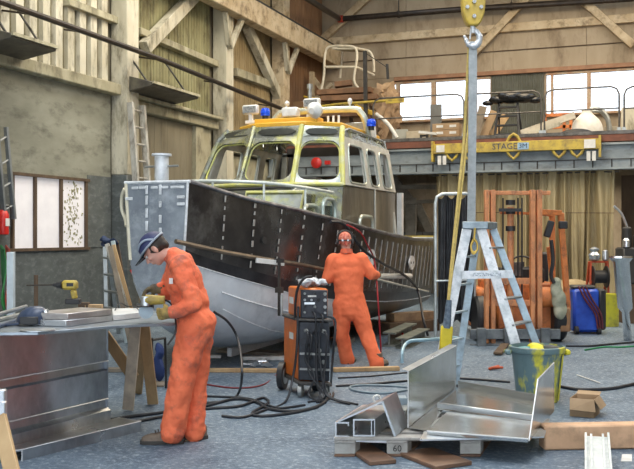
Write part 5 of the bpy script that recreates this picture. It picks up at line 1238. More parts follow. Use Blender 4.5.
for i, (pa, pb, w_, h_, z_, lb) in enumerate((((384,335),(434,330),.28,.2,0,'large brown timber baulk across under the stern'),((390,333.5),(430,330),.22,.14,.203,'second brown timber on top of the baulk under the stern'))):
    plank(pa, pb, w_, h_, (M_brown, mat('warm baulk timber', (.36,.25,.15), .75, col2=(.2,.13,.08), scale=4), M_woodold)[i], lb, 'timber_baulk', 'timber', z_ if i == 0 else 0)
    COL.objects[-1].location.z += 0
    if i: COL.objects[-1].location.z += z_
plank((336,352),(352,341), .1, .06, M_galv, 'grey bar on the floor behind the left leg of the welder', 'grey_bar', 'bar')
b = MB(); b.box(gz(404,342,0)+UP*.05, (.16,.1,.09), YAW+.4); b.box(gz(402,341,0)+UP*.11, (.05,.05,.05), YAW); tag(b.build('red_block', MATS['signal red'], bevel=.01), 'small red part on the floor beside the steel beams', 'block')
b = MB(); b.box(gz(497,370,0)+UP*.03, (.16,.04,.03), YAW+.15); b.cyl(gz(489,370.5,0)+UP*.02, gz(499,368.5,0)+UP*.03, .018, 10); tag(b.build('orange_tool', mat('tool orange', (.55,.09,.03)), bevel=.01), 'small red orange tool on the floor under the ladder', 'tool')
# bench box and bits under the bench
b = MB(); b.tube([at(152,338,9.6), at(151,370,9.7), gz(151,390,.01)], .015, 6); b.tube([at(152,340,9.6), at(165,338,9.9), at(166,378,10), gz(166,388,.01)], .015, 6); tag(b.build('black_stand', M_dark), 'thin black tube stand behind the sawhorse', 'stand')
b = MB(); b.ball(at(160,362,10.4)-UP*.0, .11, sz=(.5,.6,2.0)); 
for v in b.v: v += V(noise.noise_vector(v*9))*.06
tag(b.build('blue_bag', mat('cobalt bag', (.02,.045,.16), .7)), 'narrow blue bag hanging from the black stand behind the worker', 'bag')
# ================================================================ lifting hook, sling and ladder
HD = 10.05
M_block = mat('hook block yellow', (.66,.46,.07), .4, col2=(.46,.33,.08), scale=6, grime=(.25,.2,.05), gscale=9, gamt=.5)
hb_ = thing('hook_block', 'yellow crane hook block with bright steel hook hanging from above', 'crane hook', at(473,45,HD))
c = at(473,6,HD); X, Z = RT, UP
b = MB(); 
poly = [(-.125,.28),(.125,.28),(.13,.05),(.12,-.08),(.085,-.18),(.05,-.225),(-.05,-.225),(-.085,-.18),(-.12,-.08),(-.13,.05)]
b.prism([c+X*x+Z*z-FW*.07 for x, z in poly], FW*.14); b.build('cheek_plate', M_block, hb_, bevel=.015)
b = MB(); b.lathe([(.03,-.05),(.17,-.05),(.15,-.02),(.15,.02),(.17,.05),(.03,.05)], c+Z*.32, 24, axis=FW); b.build('sheave', M_galv, hb_)
for x, z in ((-.075,-.03),(.075,-.03),(0,-.13),(-.085,-.0+.14),(.085,.14),(0,.03)):
    b = MB(); b.cyl(c+X*x+Z*z-FW*.07, c+X*x+Z*z-FW*.095, .022, 6); b.build('bolt', M_alul, hb_)
for x in (-.14, .14): b = MB(); b.cyl(c+X*x+Z*.34, c+X*x*1.0+Z*5.4, .011, 8); b.build('wire_rope', M_galv, hb_)
b = MB(); b.cyl(c-Z*.20, c-Z*.30, .028, 12); hc = at(473,35,HD)
pts = [(-.01,.12),(-.005,.075),(.035,.04),(.068,-.01),(.066,-.07),(.03,-.115),(-.02,-.12),(-.06,-.09),(-.082,-.04),(-.10,-.005)]
b.tube([hc+X*x+Z*z for x, z in pts], [.024,.026,.030,.036,.038,.038,.032,.024,.016,.008], 12, smooth=5); b.build('hook', mat('forged hook steel', (.72,.76,.80), .35, .5), hb_)
b = MB(); b.bar(hc+X*-.02+Z*.09, hc+X*-.035-Z*.05, .016, .016); b.build('safety_latch', M_alul, hb_)
# webbing sling
M_web = mat('silver webbing', (.40,.43,.44), .6, col2=(.30,.33,.34), scale=18, grime=(.6,.62,.62), gscale=8)
b = MB(); s0, s1 = hc-Z*.09, at(471.5,226,HD+.1)
L0 = [s0+Z*.02-X*.035, s0-X*.045-Z*.1, s0-X*.048-Z*.6, s1-X*.045+Z*.2, s1-X*.05]; L1 = [p+X*.09 for p in L0]; L1[0] = L0[0]+X*.075
b.loft([[a_, c_, c_+FW*.014, a_+FW*.014] for a_, c_ in zip(L0, L1)]); tag(b.build('webbing_sling', M_web, sharp=30), 'silver grey webbing sling hanging from the hook down to the ladder top', 'sling')
b = MB(); r0 = hc-Z*.10+FW*.03; b.tube([r0-X*.04, r0-X*.06-Z*.5+FW*.03, at(464,140,HD+.05), at(459,190,HD-.15), at(452,260,HD-.4), at(448,305,9.5)], .017, 8, smooth=6)
b.tube([r0-X*.02, at(470,100,HD+.08), at(466,150,HD+.0), at(458,220,HD-.25), at(449,300,9.5)], .012, 8, smooth=6)
rp_ = tag(b.build('yellow_rope', mat('yellow rope', (.55,.42,.12), .7, col2=(.4,.3,.1), scale=30)), 'yellow rope sling hanging beside the webbing with a yellow sleeve at its end', 'rope')
b = MB(); b.tube([at(449,300,9.5), at(447.5,318,9.5), at(446.5,328,9.5)], [.03,.04,.045], 8); b.build('dark_binding', mat('slate binding', (.06,.09,.13), .7, col2=(.15,.2,.25), scale=30), rp_)
b = MB(); b.bar(at(447,326,9.5), at(445,352,9.5), .125, .05, FW); b.build('yellow_sleeve', mat('bright yellow sleeve', (.78,.62,.03), .5), rp_, bevel=.012)
# stepladder
M_lw = mat('white aluminium ladder', (.92,.94,.97), .4, .1, col2=(.55,.60,.64), scale=7, grime=(.25,.27,.28), gscale=14, gamt=.3)
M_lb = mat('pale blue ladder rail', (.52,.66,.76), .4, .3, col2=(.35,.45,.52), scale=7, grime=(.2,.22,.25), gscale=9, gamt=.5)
lt = thing('aluminium_stepladder', 'tall aluminium stepladder standing open beside the dustbin under the hook', 'stepladder', gz(487,375,0))
zt = 1.79
TN = (at(467,230,9.85), at(481,230,9.85)); TFp = (at(478,230,10.2), at(493,230,10.2))
for p in TN+TFp: p.z = zt-.03
fNA, fNB, fFA, fFB = ld(1.25,9.7), ld(2.27,9.7), ld(1.54,10.15), ld(2.62,10.15)
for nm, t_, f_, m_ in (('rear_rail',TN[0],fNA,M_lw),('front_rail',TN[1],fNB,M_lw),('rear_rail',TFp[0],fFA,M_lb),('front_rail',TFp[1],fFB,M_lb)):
    f_ = f_+UP*.02; seg(nm, t_, f_, .028, .105 if m_ is M_lw else .08, m_, lt, RT, .003)
    b = MB(); b.box(f_-UP*.005, (.11,.05,.03), YAW); b.build('rubber_foot', M_black, lt)
for k in range(6):
    t_ = (k+.75)/6.4; pa, pb = TN[1].lerp(fNB, t_), TFp[1].lerp(fFB, t_); b = MB(); b.bar(pa, pb, .10, .022); b.build('step', mat('worn step metal', (.22,.24,.25), .4, .7, col2=(.45,.47,.48), scale=9), lt, bevel=.003)
for k in range(5):
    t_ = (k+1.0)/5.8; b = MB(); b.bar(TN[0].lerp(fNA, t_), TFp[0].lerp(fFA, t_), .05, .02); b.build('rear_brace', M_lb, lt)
cc = (TN[0]+TN[1]+TFp[0]+TFp[1])/4; b = MB(); b.prism([p+UP*.0 for p in (TN[0]-RT*.06-FW*.05, TN[1]+RT*.07-FW*.05, TFp[1]+RT*.06+FW*.05, TFp[0]-RT*.06+FW*.05)], UP*.08); b.build('top_cap', mat('top cap metal', (.38,.45,.50), .4, .5, col2=(.2,.25,.28), scale=8), lt, bevel=.008)
b = MB(); b.bar(at(462,275,9.72), at(513,274,9.72), .02, .085); sb_ = b.build('spreader_bar', M_lw, lt)
b = MB(); b.box(at(487,274.5,9.705), (.30,.004,.035), YAW); b.build('faded_label', mat('faded ink label', (.35,.40,.46), .6, col2=(.75,.8,.84), scale=60, lo=.45, hi=.55), sb_)
b = MB()
for dz in (0,.02): b.tube([at(474,240,9.78)+UP*dz, at(471,246,9.77), at(473,252,9.76)-UP*dz, at(477,250,9.76), at(477,243,9.77), at(474,240,9.78)+UP*dz], .012, 8, smooth=5)
b.tube([at(475,228,9.77), at(474,240,9.77)], .012, 8); tag(b.build('brass_shackle', mat('brass', (.6,.42,.1), .35, .7)), 'brass coloured coil and shackle hanging from the ladder top', 'shackle')
# ================================================================ forklift
FD = 14.1
M_fork = mat('dark worn steel', (.09,.10,.11), .5, .4, col2=(.17,.19,.20), scale=5, grime=(.3,.32,.33), gscale=6, gamt=.4)
M_mast = mat('worn orange mast', (.74,.30,.12), .55, col2=(.44,.18,.08), scale=6, grime=(.10,.06,.05), gscale=7, gamt=.85, stretch=(1,1,.5))
fk = thing('forklift', 'old orange forklift truck with tall mast parked in front of the curtain', 'forklift', ld((515-317)*FD/F, FD, 0))
def fx(px, py, d=FD): return at(px, py, d)
def vbar(nm, px0, px1, y0, y1, d, m, depth=.08, par=fk, bev=.006):
    p0 = at((px0+px1)/2, y0, d); p1 = at((px0+px1)/2, y1, d); b = MB(); b.box((p0+p1)/2, ((px1-px0)/F*d, depth, p0.z-p1.z), YAW); return b.build(nm, m, par, bevel=bev)
for a_, c_ in ((484.5,488.5),(490.5,495),(530,534.5),(536.5,541.5)): vbar('mast_rail', a_, c_, 190, 343, FD, M_mast, .12)
for y0, y1, a_, c_ in ((191,195,484,550),(278,284,484,542),(300,306,484,542)): vbar('mast_crossbar', a_, c_, y0, y1, FD+.05, M_mast, .08)
b = MB(); b.cyl(fx(510.5,207,FD+.1), fx(510.5,330,FD+.1), .05, 14); b.build('lift_cylinder', M_mast, fk)
for yy in (200, 209, 226): b = MB(); b.cyl(fx(510.5,yy,FD+.1), fx(510.5,yy+5,FD+.1), .075, 14); b.build('cylinder_collar', M_black, fk)
b = MB(); b.bar(fx(499,210), fx(522,210), .05, .05); b.build('collar_bracket', M_black, fk)
for px in (503,518,522): b = MB(); b.cyl(fx(px,198,FD+.08), fx(px,300,FD+.08), .014, 6); b.build('lift_chain', M_black, fk)
vbar('carriage', 470, 560, 329, 339, FD-.15, M_fork, .06); vbar('carriage', 470, 560, 344, 352, FD-.15, M_fork, .06)
for a_, c_ in ((477,486),(541,550),(504,514)): vbar('fork_shank', a_, c_, 328, 352.5, FD-.23, M_fork, .08)
for pxa, pxb in ((505,487),(545,552)):
    p0 = ld((pxa-317)*(FD-.3)/F, FD-.3, .035); p1 = p0-FW*1.05+RT*(-.32 if pxa == 505 else 0); b = MB(); b.bar(p0, p1, .12, .035); b.build('fork_blade', M_brown if pxa == 505 else M_fork, fk, bevel=.006)
body = MB(); p0 = fx(476,281,FD+.75); 
def fbox(nm, px0, px1, py0, py1, d0, d1, m, bev=.03, par=fk):
    P0 = at(px0,py0,d0); P1 = at(px1,py1,d0); b = MB(); c_ = (P0+P1)/2+FW*(d1-d0)/2; b.box(c_, ((px1-px0)/F*d0, d1-d0, abs(P0.z-P1.z)), YAW); return b.build(nm, m, par, bevel=bev)
fbox('body_panel', 497, 556, 283, 330, FD+.35, FD+2.1, M_orange); fbox('cowl', 500, 545, 268, 284, FD+.5, FD+.9, M_black, .03); fbox('counterweight', 478, 554, 290, 333, FD+.9, FD+2.3, M_orange, .06)
b = MB(); b.lathe([(.02,-.18),(.14,-.18),(.16,-.1),(.16,.12),(.10,.18),(.02,.18)], fx(546,297,FD+.25), 20, axis=RT); b.build('orange_drum', M_orange, fk)
b = MB(); b.tube([fx(523,262,FD+.7)+(RT*math.cos(a)*.17+UP*math.sin(a)*.09+FW*math.sin(a)*.12) for a in [2*PI*i/20 for i in range(21)]], .016, 6); b.cyl(fx(523,262,FD+.7), fx(523,282,FD+.6), .02, 8); b.build('steering_wheel', M_black, fk)
fbox('seat_back', 536, 549, 252, 283, FD+1.3, FD+1.45, M_black, .04)
fbox('lever_box', 512, 522, 262, 276, FD+.45, FD+.5, M_rail, .01)
# overhead guard
for pts in ([(541,212,FD+.1),(561,213,FD+.2),(562,232,FD+.25),(568,310,FD+.35)], [(541,213,FD+.7),(552,214,FD+.9),(553,330,FD+.95)]):
    for i in range(len(pts)-1): b = MB(); b.bar(fx(*pts[i]), fx(*pts[i+1]), .085, .075, FW); b.build('guard_post', M_orange, fk, bevel=.006)
b = MB(); b.bar(fx(548,247,FD+.2), fx(555,315,FD+.4), .04, .04); b.build('guard_post', M_orange, fk)
for i in range(4): b = MB(); b.bar(fx(500+i*14,213,FD+.4+.3*i), fx(562,214,FD+.4+.3*i), .05, .04); b.build('guard_bar', M_orange, fk)
b = MB(); b.box(fx(549,229,FD+.05), (.10,.08,.26), Matrix.Rotation(YAW,3,'Z') @ Matrix.Rotation(.3,3,'Y')); b.box(fx(563,225,FD-.0), (.13,.08,.12), YAW); b.build('work_lamp', M_black, fk, bevel=.012)
b = MB(); b.tube([fx(551,240), fx(553,260), fx(551,275), fx(554,283)], .03, 8, smooth=4); b.build('black_hose', M_black, fk)
for px, d_ in ((481,FD+.45),(556,FD+.45)):
    c_ = at(px,330,d_); c_.z = .36; b = MB(); b.lathe([(.12,-.11),(.33,-.11),(.36,-.07),(.36,.07),(.33,.11),(.12,.11)], c_, 28, axis=RT); w_ = b.build('tyre', M_black, fk)
    b = MB(); b.lathe([(.02,-.06),(.13,-.09),(.13,.09),(.02,.06)], c_, 18, axis=RT); b.build('wheel_rim', M_orange, w_)
fbox('fender', 560, 571, 308, 332, FD+.1, FD+.8, mat('brown fender', (.24,.13,.07), .6, col2=(.4,.2,.08), scale=8), .02)
b = MB(); 
for (px,py,r) in ((556,290,.12),(559,299,.13),(560,310,.12),(557,283,.09)): b.ball(at(px,py,FD+.05), r, sz=(.8,.7,1.2))
for v in b.v: v += V(noise.noise_vector(v*7))*.035
tag(organic(b, 'pale_sack', mat('pale green sack', (.45,.44,.33), .8, col2=(.25,.27,.2), scale=6), None, .02, 1), 'pale crumpled sack stuffed on the right side of the forklift', 'sack')
# ================================================================ welding screen
ws = thing('welding_screen', 'black welding curtain on a pale bent tube frame left of the forklift', 'screen', ld((470-317)*14.8/F, 14.8, 0))
b = MB(); SD = 14.85
b.tube([at(435.5,337,SD)-UP*.0, at(435.5,240,SD), at(435.5,203,SD), at(437,197,SD), at(442,194,SD), at(466,193.5,SD), at(472,197,SD), at(474,203,SD), at(474.5,240,SD), at(474.5,337,SD)], .028, 10); b.build('tube_frame', mat('pale tube', (.62,.68,.68), .35, .4, col2=(.4,.45,.46), scale=6), ws)
b = MB(); rows = []
for j in range(15):
    y_ = 197+ (322-197)*j/14; rows.append([at(438+ (474-438)*i/60, y_+2*math.sin(i*.35)*(j in (0,14)), SD+.04+.035*math.sin(i*.9+j*.12)+.05*math.sin(i*.37+1)) for i in range(61)])
b.loft(rows, closed=False); b.build('black_cloth', mat('black welding cloth', (.012,.013,.016), .38, col2=(.05,.055,.06), scale=3), ws, fixn=False, sharp=180)
b = MB(); b.cyl(at(436,281,SD-.04), at(474,280,SD-.04), .018, 8); b.build('cross_tube', MATS['pale tube'], ws)
b = MB(); b.tube([gz(402,363,.02), gz(402,352,.16)*1.0, at(405,345,12.15), at(411,341,12.2), at(425,340,12.3), at(437,339,12.6), at(458,338,12.9), at(461,345,12.9), gz(461,352,.02)], .024, 10, smooth=4); tag(b.build('bent_tube_stand', mat('sky blue tube', (.35,.55,.66), .35, .3)), 'low pale blue bent tube hoop standing on the floor left of the ladder', 'tube')
# ================================================================ pallet with folded aluminium trays
e_ = (RT*.33+FW*.944).normalized(); pf = RT
M_pal = mat('weathered pallet wood', (.30,.29,.27), .8, col2=(.42,.41,.39), scale=5, stretch=(1,1,1), grime=(.12,.09,.07), gscale=7, gamt=.6)
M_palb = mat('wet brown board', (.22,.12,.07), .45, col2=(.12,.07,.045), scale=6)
O = gz(334,457,0)
pl = thing('pallet', 'weathered wooden pallet on the floor carrying the folded aluminium trays', 'pallet', O+RT*.6+e_*.5)
PW, PD = 1.36, 1.05
def pbox(nm, x0, x1, y0, y1, z0, z1, m): 
    b = MB(); P = [O+pf*x+e_*y for x, y in ((x0,y0),(x1,y0),(x1,y1),(x0,y1))]; b.prism([p+UP*z0 for p in P], UP*(z1-z0)); return b.build(nm, m, pl, bevel=.004)
for y0 in (0, .22, .46, .70, .92): pbox('deck_board', 0, PW, y0, y0+.13, .125, .147, M_pal)
for x0 in (0, .40, .52+.44): 
    pbox('stringer_board', x0, x0+.16, 0, PD, .105, .124, M_pal)
    for y0 in (0.01, .46, .90): 
        o = pbox('block', x0, x0+.16, y0, y0+.13, .02, .104, mat('pale block wood', (.42,.42,.40), .8, col2=(.3,.29,.27), scale=8) if y0 < .1 else M_pal)
        if y0 < .1 and x0 == .40:
            b = MB(); b.text('60', O+pf*(x0+.08)+e_*(y0)-FW*.004+UP*.062, RT, UP, .07, .003); b.build('stencil', M_dark, o)
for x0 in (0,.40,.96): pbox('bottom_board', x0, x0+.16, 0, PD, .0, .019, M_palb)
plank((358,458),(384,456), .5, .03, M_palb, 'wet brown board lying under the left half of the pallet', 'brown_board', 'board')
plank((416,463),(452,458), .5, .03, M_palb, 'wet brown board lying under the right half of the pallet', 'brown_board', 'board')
ZP = .150
# long flat light channel under the trays along the front right
b = MB(); b.prism([gz(420,441,ZP), gz(544,438,ZP), gz(550,420,ZP), gz(430,420,ZP)], UP*.012); tag(b.build('base_sheet', M_alul), 'flat pale aluminium sheet lying on the pallet under the big tray', 'sheet')
# big folded tray
ZB = .166
M_tray = mat('mill finish sheet', (.80,.82,.81), .2, .92, col2=(.58,.60,.60), scale=2.2, rvar=.08, bump=.03, bscale=2, grime=(.25,.26,.25), gscale=3, gamt=.35)
tr = thing('aluminium_tray', 'large folded aluminium tray with two upright sides lying on the pallet', 'tray', gz(480,430,ZB))
pl0, pl1 = gz(408,428,ZB), gz(456,389,ZB); hl0 = .455
b = MB(); b.plate([pl0, pl1, pl1+UP*.43, pl0+UP*.45], .006); sd = b.build('left_side', M_tray, tr)
b = MB(); b.plate([pl0+UP*.45, pl1+UP*.43, pl1+UP*.445-RT*.06, pl0+UP*.465-RT*.05], .005); b.build('left_flange', M_alul, sd)
b = MB(); b.tube([pl0, pl0+UP*.45, pl1+UP*.43], .005, 6); b.build('cut_edge', M_edge, sd)
pr0, pr1 = gz(529,441,ZB), gz(554,411,ZB)
b = MB(); b.plate([pr0, pr1, pr1+UP*.42, pr0+UP*.40+ (pr1-pr0)*.32], .006); sd2 = b.build('right_side', M_tray, tr)
b = MB(); b.tube([pr0, pr0+UP*.40+(pr1-pr0)*.32, pr1+UP*.42], .005, 6); b.build('cut_edge', M_edge, sd2)
fl0, fl1, fm1, fm0 = gz(427,432,ZB+.02), gz(528,440,ZB+.02), gz(535,423,ZB+.02), gz(447,413,ZB+.02)
b = MB(); b.prism([fl0, fl1, fm1, fm0], UP*.012); b.prism([fl0, fl1, fl1-UP*.02+FW*.005, fl0-UP*.02+FW*.005], FW*.006); b.build('front_floor', M_tray, tr)
b = MB(); b.tube([fl0+UP*.008, fl1+UP*.008], .006, 6); b.build('cut_edge', M_edge, tr)
g0_, g1_ = gz(437,408,ZB+.03), gz(535,421,ZB+.03)
b = MB(); b.prism([g0_, g1_, g1_+e_*.03, g0_+e_*.03], UP*.045); b.build('cross_rib', M_alul, tr, bevel=.003)
b = MB(); b.prism([g0_+e_*.03-UP*.02, g1_+e_*.03-UP*.02, gz(549,404,ZB+.01), gz(458,388,ZB+.01)], UP*.008); b.build('rear_floor', M_tray, tr)
b = MB(); b.plate([pl0+RT*.01, gz(427,431,ZB), gz(460,389,ZB), pl1+RT*.01], .005); b.build('floor_strip', M_tray, tr)
b = MB(); b.plate([gz(458,388,ZB+.01), gz(549,404,ZB+.01), gz(549,404,ZB+.01)+UP*.07, gz(458,388,ZB+.01)+UP*.07], .006); b.build('rear_lip', M_tray, tr)
# channel, box tube, folded plate at the left of the pallet
DP = 6.98
def PX(px, py): return at(px, py, DP)
b = MB(); pr = [(335,437),(335,422),(349,422),(349,426),(347.6,426),(347.6,423.6),(336.5,423.6),(336.5,435.6),(349,435.6),(349,437)]
b.prism([PX(*p) for p in pr], e_*.75); o = tag(b.build('channel', M_alul, sharp=20), 'aluminium channel section at the left end of the pallet', 'channel')
b = MB(); b.prism([PX(*p)+e_*.02 for p in ((353,419.6),(375,419.6),(375,436.4),(353,436.4))], e_*.004)
b = MB()
for q_ in (((353,419),(375,419),(375,420.6),(353,420.6)), ((353,435),(375,435),(375,436.6),(353,436.6)), ((353,420.6),(354.5,420.6),(354.5,435),(353,435)), ((371,420.6),(372,420.6),(372,435),(371,435)), ((374,420.6),(375,420.6),(375,435),(374,435))): b.prism([PX(*p) for p in q_], e_*.6)
tag(b.build('box_tube', M_alul, sharp=20), 'square aluminium box tube on the pallet beside the channel', 'tube')
b = MB(); b.prism([PX(333.5,441), PX(398,443.5), PX(398,441.3), PX(333.5,437.4)], e_*.85); tag(b.build('bottom_plate', M_alul, sharp=20), 'flat aluminium plate under the channel and box tube', 'plate')
b = MB(); th = UP*.008
b.prism([PX(338,421), PX(383,400.5), PX(383,402.2), PX(338,422.7)], e_*.42); f1_ = None
b.prism([PX(383,400.5), PX(396,436), PX(394,437), PX(381.5,402)], e_*.42); tag(b.build('folded_sheet', M_alul, sharp=20), 'sharply folded aluminium sheet lying like a roof over the box tube', 'sheet')
b = MB(); p = at(398,400,7.75); b.bar(p-RT*.07-UP*.0, p+RT*.07, .14, .055); p2_ = at(400,407,7.7); b.bar(p2_-RT*.09, p2_+RT*.09, .12, .04); tag(b.build('tube_offcuts', mat('pale blue offcut', (.42,.52,.60), .35, .4)), 'two short pale blue tube offcuts behind the folded sheet', 'offcut')
b = MB(); q_ = gz(400,421,ZP); b.box(gz(400,420,ZP)+UP*.06, (.16,.3,.11), YAW-.3); tag(b.build('grey_block', M_galv, bevel=.005), 'grey block supporting the pale blue offcuts on the pallet', 'block')
b = MB(); cc = at(377,399,7.3); b.tube([cc+(RT*math.cos(a)+UP*math.sin(a))*.03 for a in [PI*2*i/12 for i in range(10)]], .008, 6); tag(b.build('small_shackle', M_white), 'small white ring on top of the folded sheet', 'ring')
# ================================================================ dustbin
bc = ld((537-317)*9.3/F, 9.3, 0)
bn = thing('dustbin', 'grey green plastic dustbin splashed with yellow paint under the ladder', 'bin', bc)
M_bin = mat('grey green bin plastic', (.13,.21,.23), .38, col2=(.70,.66,.05), scale=3.2, lo=.50, hi=.57, grime=(.05,.08,.09), gscale=6, gamt=.5, stretch=(1,1,.5))
b = MB(); b.lathe([(.0,0),(.205,0),(.21,.02),(.265,.52),(.265,.53)], bc, 32); 
b2 = MB(); prf = [(.205,.005),(.215,.10),(.232,.28),(.25,.44),(.258,.50),(.278,.505),(.285,.53),(.283,.56),(.262,.565),(.250,.50),(.225,.28),(.2,.03),(.02,.025)]
b2.lathe(prf, bc, 36); b2.build('bin_body', M_bin, bn)
for s_ in (-1,1): b = MB(); b.box(bc+RT*s_*.30+UP*.50, (.06,.13,.05), YAW); b.build('bin_handle', M_bin if s_ < 0 else mat('yellow paint', (.8,.72,.03), .45), bn, bevel=.012)
b = MB(); 
P_ = lambda a, r, z: bc + (RT*math.sin(a)-FW*math.cos(a))*r + UP*z
b.loft([[P_(1.0,.262,.49), P_(1.25,.262,.49), P_(1.25,.268,.49), P_(1.0,.268,.49)], [P_(1.0,.214,.02), P_(1.25,.214,.02), P_(1.25,.22,.02), P_(1.0,.22,.02)]]); b.build('yellow_stripe', mat('yellow paint', (.8,.72,.03)), bn)
random.seed(31)
for i, (m_, lb) in enumerate(((mat('teal scrap', (.10,.32,.34), .5), 'teal scrap bundle in the bin, left'),(MATS['yellow paint'],'yellow scrap bundle in the bin, centre'),(mat('dark scrap',(.05,.06,.06)),'dark scrap bundle in the bin, right'))):
    b = MB()
    for k in range(5): b.ball(bc+RT*(-.12+.12*i+random.uniform(-.03,.03))+FW*random.uniform(-.12,.12)+UP*(.50+random.uniform(0,.05)), .07, sz=(1.1,1,.6))
    tag(organic(b, 'scrap_bundle', m_, None, .015, 1), lb, 'scrap', 'scraps in the dustbin')
# ================================================================ carton, big timber, metal stud at the right
ct = thing('open_carton', 'small open cardboard carton with raised flaps on the floor right of the bin', 'box', gz(586,414,0))
o_ = gz(570,416,0); a_ = (gz(594,418,0)-o_); c_ = (gz(602,411,0)-gz(594,418,0))*1.0; c_ = c_.normalized()*.26; H_ = .17
b = MB()
b.plate([o_, o_+a_, o_+a_+UP*H_, o_+UP*H_], .005); b.plate([o_+a_, o_+a_+c_, o_+a_+c_+UP*H_, o_+a_+UP*H_], .005); b.plate([o_+c_, o_+a_+c_, o_+a_+c_+UP*H_, o_+c_+UP*H_], .005); b.plate([o_, o_+c_, o_+c_+UP*H_, o_+UP*H_], .005); b.plate([o_+UP*.003, o_+a_+UP*.003, o_+a_+c_+UP*.003, o_+c_+UP*.003], .005)
b.build('carton', M_card, ct)
b = MB(); b.plate([o_+UP*H_, o_+a_+UP*H_, o_+a_-FW*.05-UP*(-H_+.11), o_-FW*.06-RT*.02-UP*(-H_+.10)], .004); b.build('flap', M_card, ct)
b = MB(); b.plate([o_+c_+UP*H_, o_+a_+c_+UP*H_, o_+a_+c_+c_*.35+UP*(H_+.02), o_+c_+c_*.35+UP*(H_+.02)], .004); b.build('flap', M_card, ct)
b = MB(); b.plate([o_+a_+UP*H_, o_+a_+c_+UP*H_, o_+a_+c_+UP*(H_-.09)+a_*.28, o_+a_+UP*(H_-.09)+a_*.28], .004); b.build('flap', M_card, ct)
M_bigt = mat('pale orange timber', (.72,.45,.27), .6, col2=(.52,.31,.18), scale=3.5, stretch=(1,1,1), grime=(.22,.15,.09), gscale=5, gamt=.5)
q0_, q1_ = gz(544,451,0), gz(660,449,0); b = MB(); q0_.z = q1_.z = .098; b.bar(q0_+FW*.08, q1_+FW*.08, .15, .19); tag(b.build('timber_baulk', M_bigt, bevel=.012), 'big pale orange timber baulk lying at the lower right corner', 'timber')
b = MB(); s0_ = at(597,437,6.98); s1_ = gz(600,510,0)+UP*.01; x_ = RT*.095
for off, ww, hh in ((0,.18,.010),(-.086,.016,.05),(.086,.016,.05),(-.045,.016,.03),(.045,.016,.03)): b.bar(s0_+RT*off+UP*(.0 if off == 0 else .012), s1_+RT*off+UP*(.0 if off == 0 else .012), ww, hh, UP)
tag(b.build('metal_stud', mat('galvanised stud', (.50,.56,.58), .4, .4, col2=(.7,.75,.76), scale=8)), 'pale galvanised metal stud leaning against the orange timber baulk', 'stud')
b = MB(); b.plate([gz(621,462,.0)+UP*.004, gz(632,462,0)+UP*.004, gz(632,455,0)+UP*.004, gz(622,455,0)+UP*.004], .006); tag(b.build('paper_scrap', M_white), 'small white scrap of paper at the lower right corner', 'paper')
b = MB(); b.cyl(gz(577,375,.01), gz(600,383,.01), .008, 6); tag(b.build('white_rod', M_white), 'thin white rod on the floor behind the carton', 'rod')
b = MB(); b.plate([gz(492,383,0)+UP*.012, gz(515,379,0)+UP*.012, gz(510,372,0)+UP*.012, gz(485,375,0)+UP*.012], .02); 
# ================================================================ right background cluster
bg_ = thing('blue_machine', 'cobalt blue boxy machine with dark red hoses beside the forklift', 'machine', gz(585,335,0))
c_ = ld((583.5-317)*15.7/F, 15.7); b = MB(); b.box(c_+UP*.40, (.46,.40,.74), YAW); b.build('blue_case', mat('cobalt blue case', (.015,.06,.42), .3, col2=(.03,.11,.6), scale=4), bg_, bevel=.05)
b = MB(); b.box(c_+RT*.27+UP*.42, (.12,.42,.70), YAW); b.box(c_-RT*.02+UP*.8, (.4,.3,.06), YAW); b.build('black_side', M_black, bg_, bevel=.03)
for s_ in (-.18,.2): b = MB(); b.lathe([(.01,-.03),(.07,-.03),(.07,.03),(.01,.03)], c_+RT*s_-FW*.2+UP*.07, 16, axis=RT); b.build('wheel', M_black, bg_)
for k in range(3): b = MB(); b.tube([c_-FW*.22+RT*(-.15+.06*k)+UP*.82, c_-FW*.26+RT*(-.05+.06*k)+UP*.6, c_-FW*.26+RT*(.12+.05*k)+UP*.35, c_-FW*.25+RT*(.17+.04*k)+UP*.1], .016, 7, smooth=5); b.build('hose', mat('maroon hose', (.14,.03,.04), .5), bg_)
b = MB(); bc_ = ld((609-317)*16.9/F, 16.9); b.lathe([(.17,0),(.175,.02),(.175,.56),(.185,.6),(.16,.6),(.155,.57),(.02,.57)], bc_, 24); tag(b.build('yellow_drum', mat('drum yellow', (.62,.58,.03), .45, col2=(.45,.42,.05), scale=5, grime=(.1,.12,.08), gscale=5)), 'yellow drum standing right of the cobalt blue machine', 'drum')
b = MB(); hc_ = ld((578-317)*19/F, 19.4)
b.loft([[hc_+RT*rx*math.cos(a)*(1+.1*math.sin(3*a))+FW*rx*.5*math.sin(a)+UP*z for a in [2*PI*i/24 for i in range(24)]] for rx, z in ((.62,0),(.6,.35),(.5,.55),(.36,.68),(.16,.74),(.02,.75))]); tag(b.build('canvas_heap', mat('tan canvas', (.42,.33,.19), .85, col2=(.3,.23,.13), scale=4), subsurf=1), 'tan canvas covered heap in front of the curtain hem', 'heap')
rc = thing('hose_reel', 'orange red hose reel with white fitting at the right by the curtain', 'hose reel', ld((604-317)*18/F, 18, 0))
c_ = ld((604-317)*18/F, 18.3); b = MB()
for s_ in (-1,1): b.bar(c_+RT*s_*.2, c_+RT*s_*.17+UP*1.15, .04, .04); b.bar(c_+RT*s_*.2+FW*.4, c_+RT*s_*.17+UP*1.15+FW*.1, .04, .04)
b.bar(c_-RT*.18+UP*1.15, c_+RT*.18+UP*1.15, .04, .04); b.bar(c_-RT*.19+UP*.75, c_+RT*.19+UP*.75, .04, .04); b.build('reel_stand', mat('orange red frame', (.6,.09,.03), .5), rc)
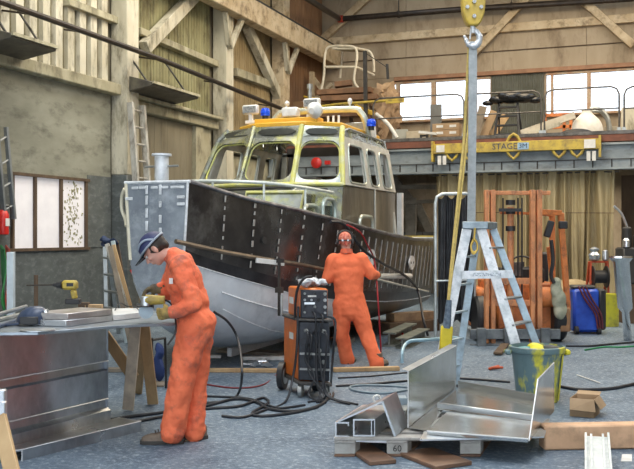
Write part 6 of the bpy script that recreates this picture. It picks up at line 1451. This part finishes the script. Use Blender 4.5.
b = MB(); b.lathe([(.08,-.15),(.22,-.15),(.22,-.13),(.13,-.12),(.13,.12),(.22,.13),(.22,.15),(.08,.15)], c_+UP*.85, 24, axis=RT); b.build('drum', M_black, rc)
b = MB(); b.lathe([(.03,0),(.1,.03),(.12,.12),(.07,.18),(.1,.24),(.03,.28)], c_+UP*1.17-RT*.1, 14); b.lathe([(.03,0),(.07,.03),(.06,.2),(.03,.22)], c_+UP*1.17+RT*.12, 14); b.build('white_fitting', M_alul, rc)
b = MB(); tp_ = at(621,258,14.2); bt__ = at(628,337,14.6); bt__.z = 0
b.loft([[p+RT*(w_*math.cos(a))+FW*(w_*.6*math.sin(a)) for a in [2*PI*i/16 for i in range(16)]] for p, w_ in ((bt__,.07),(bt__.lerp(tp_,.35),.06),(bt__.lerp(tp_,.40),.12),(bt__.lerp(tp_,.95),.13),(tp_,.19),(tp_+UP*.03,.19))]); tag(b.build('chrome_column', M_chrome), 'bright chrome tapered column standing at the right edge', 'column')
mc = thing('engine', 'black engine on a stand half seen at the right edge behind the chrome column', 'engine', ld((624-317)*17/F, 17.2, 0))
c_ = ld((632-317)*17.6/F, 17.6); b = MB(); b.box(c_+UP*1.1, (.5,.5,.7), YAW); b.cyl(c_+UP*1.45-RT*.1, c_+UP*1.85-RT*.1, .09, 14); b.box(c_+UP*1.55+RT*.12, (.16,.2,.3), YAW); b.build('engine_block', M_dark, mc, bevel=.03)
b = MB(); b.box(c_+UP*.375, (.45,.5,.75), YAW); b.build('stand', M_brown, mc)
b = MB(); b.tube([c_+UP*1.85-RT*.1, c_+UP*2.1-RT*.2, c_+UP*2.25-RT*.35], .025, 8, smooth=3); b.build('exhaust_pipe', M_alul, mc)
b = MB(); b.lathe([(.01,0),(.07,.01),(.07,.14),(.03,.18)], c_+UP*1.45-FW*.2-RT*.18, 14); b.build('filter', M_alul, mc)
b = MB(); q = ony(627, 200, 22.3); b.box((q.x+.6, 24.4, 1.6), (1.6,.1,3.2)); struct('wall_store', b, M_brown)
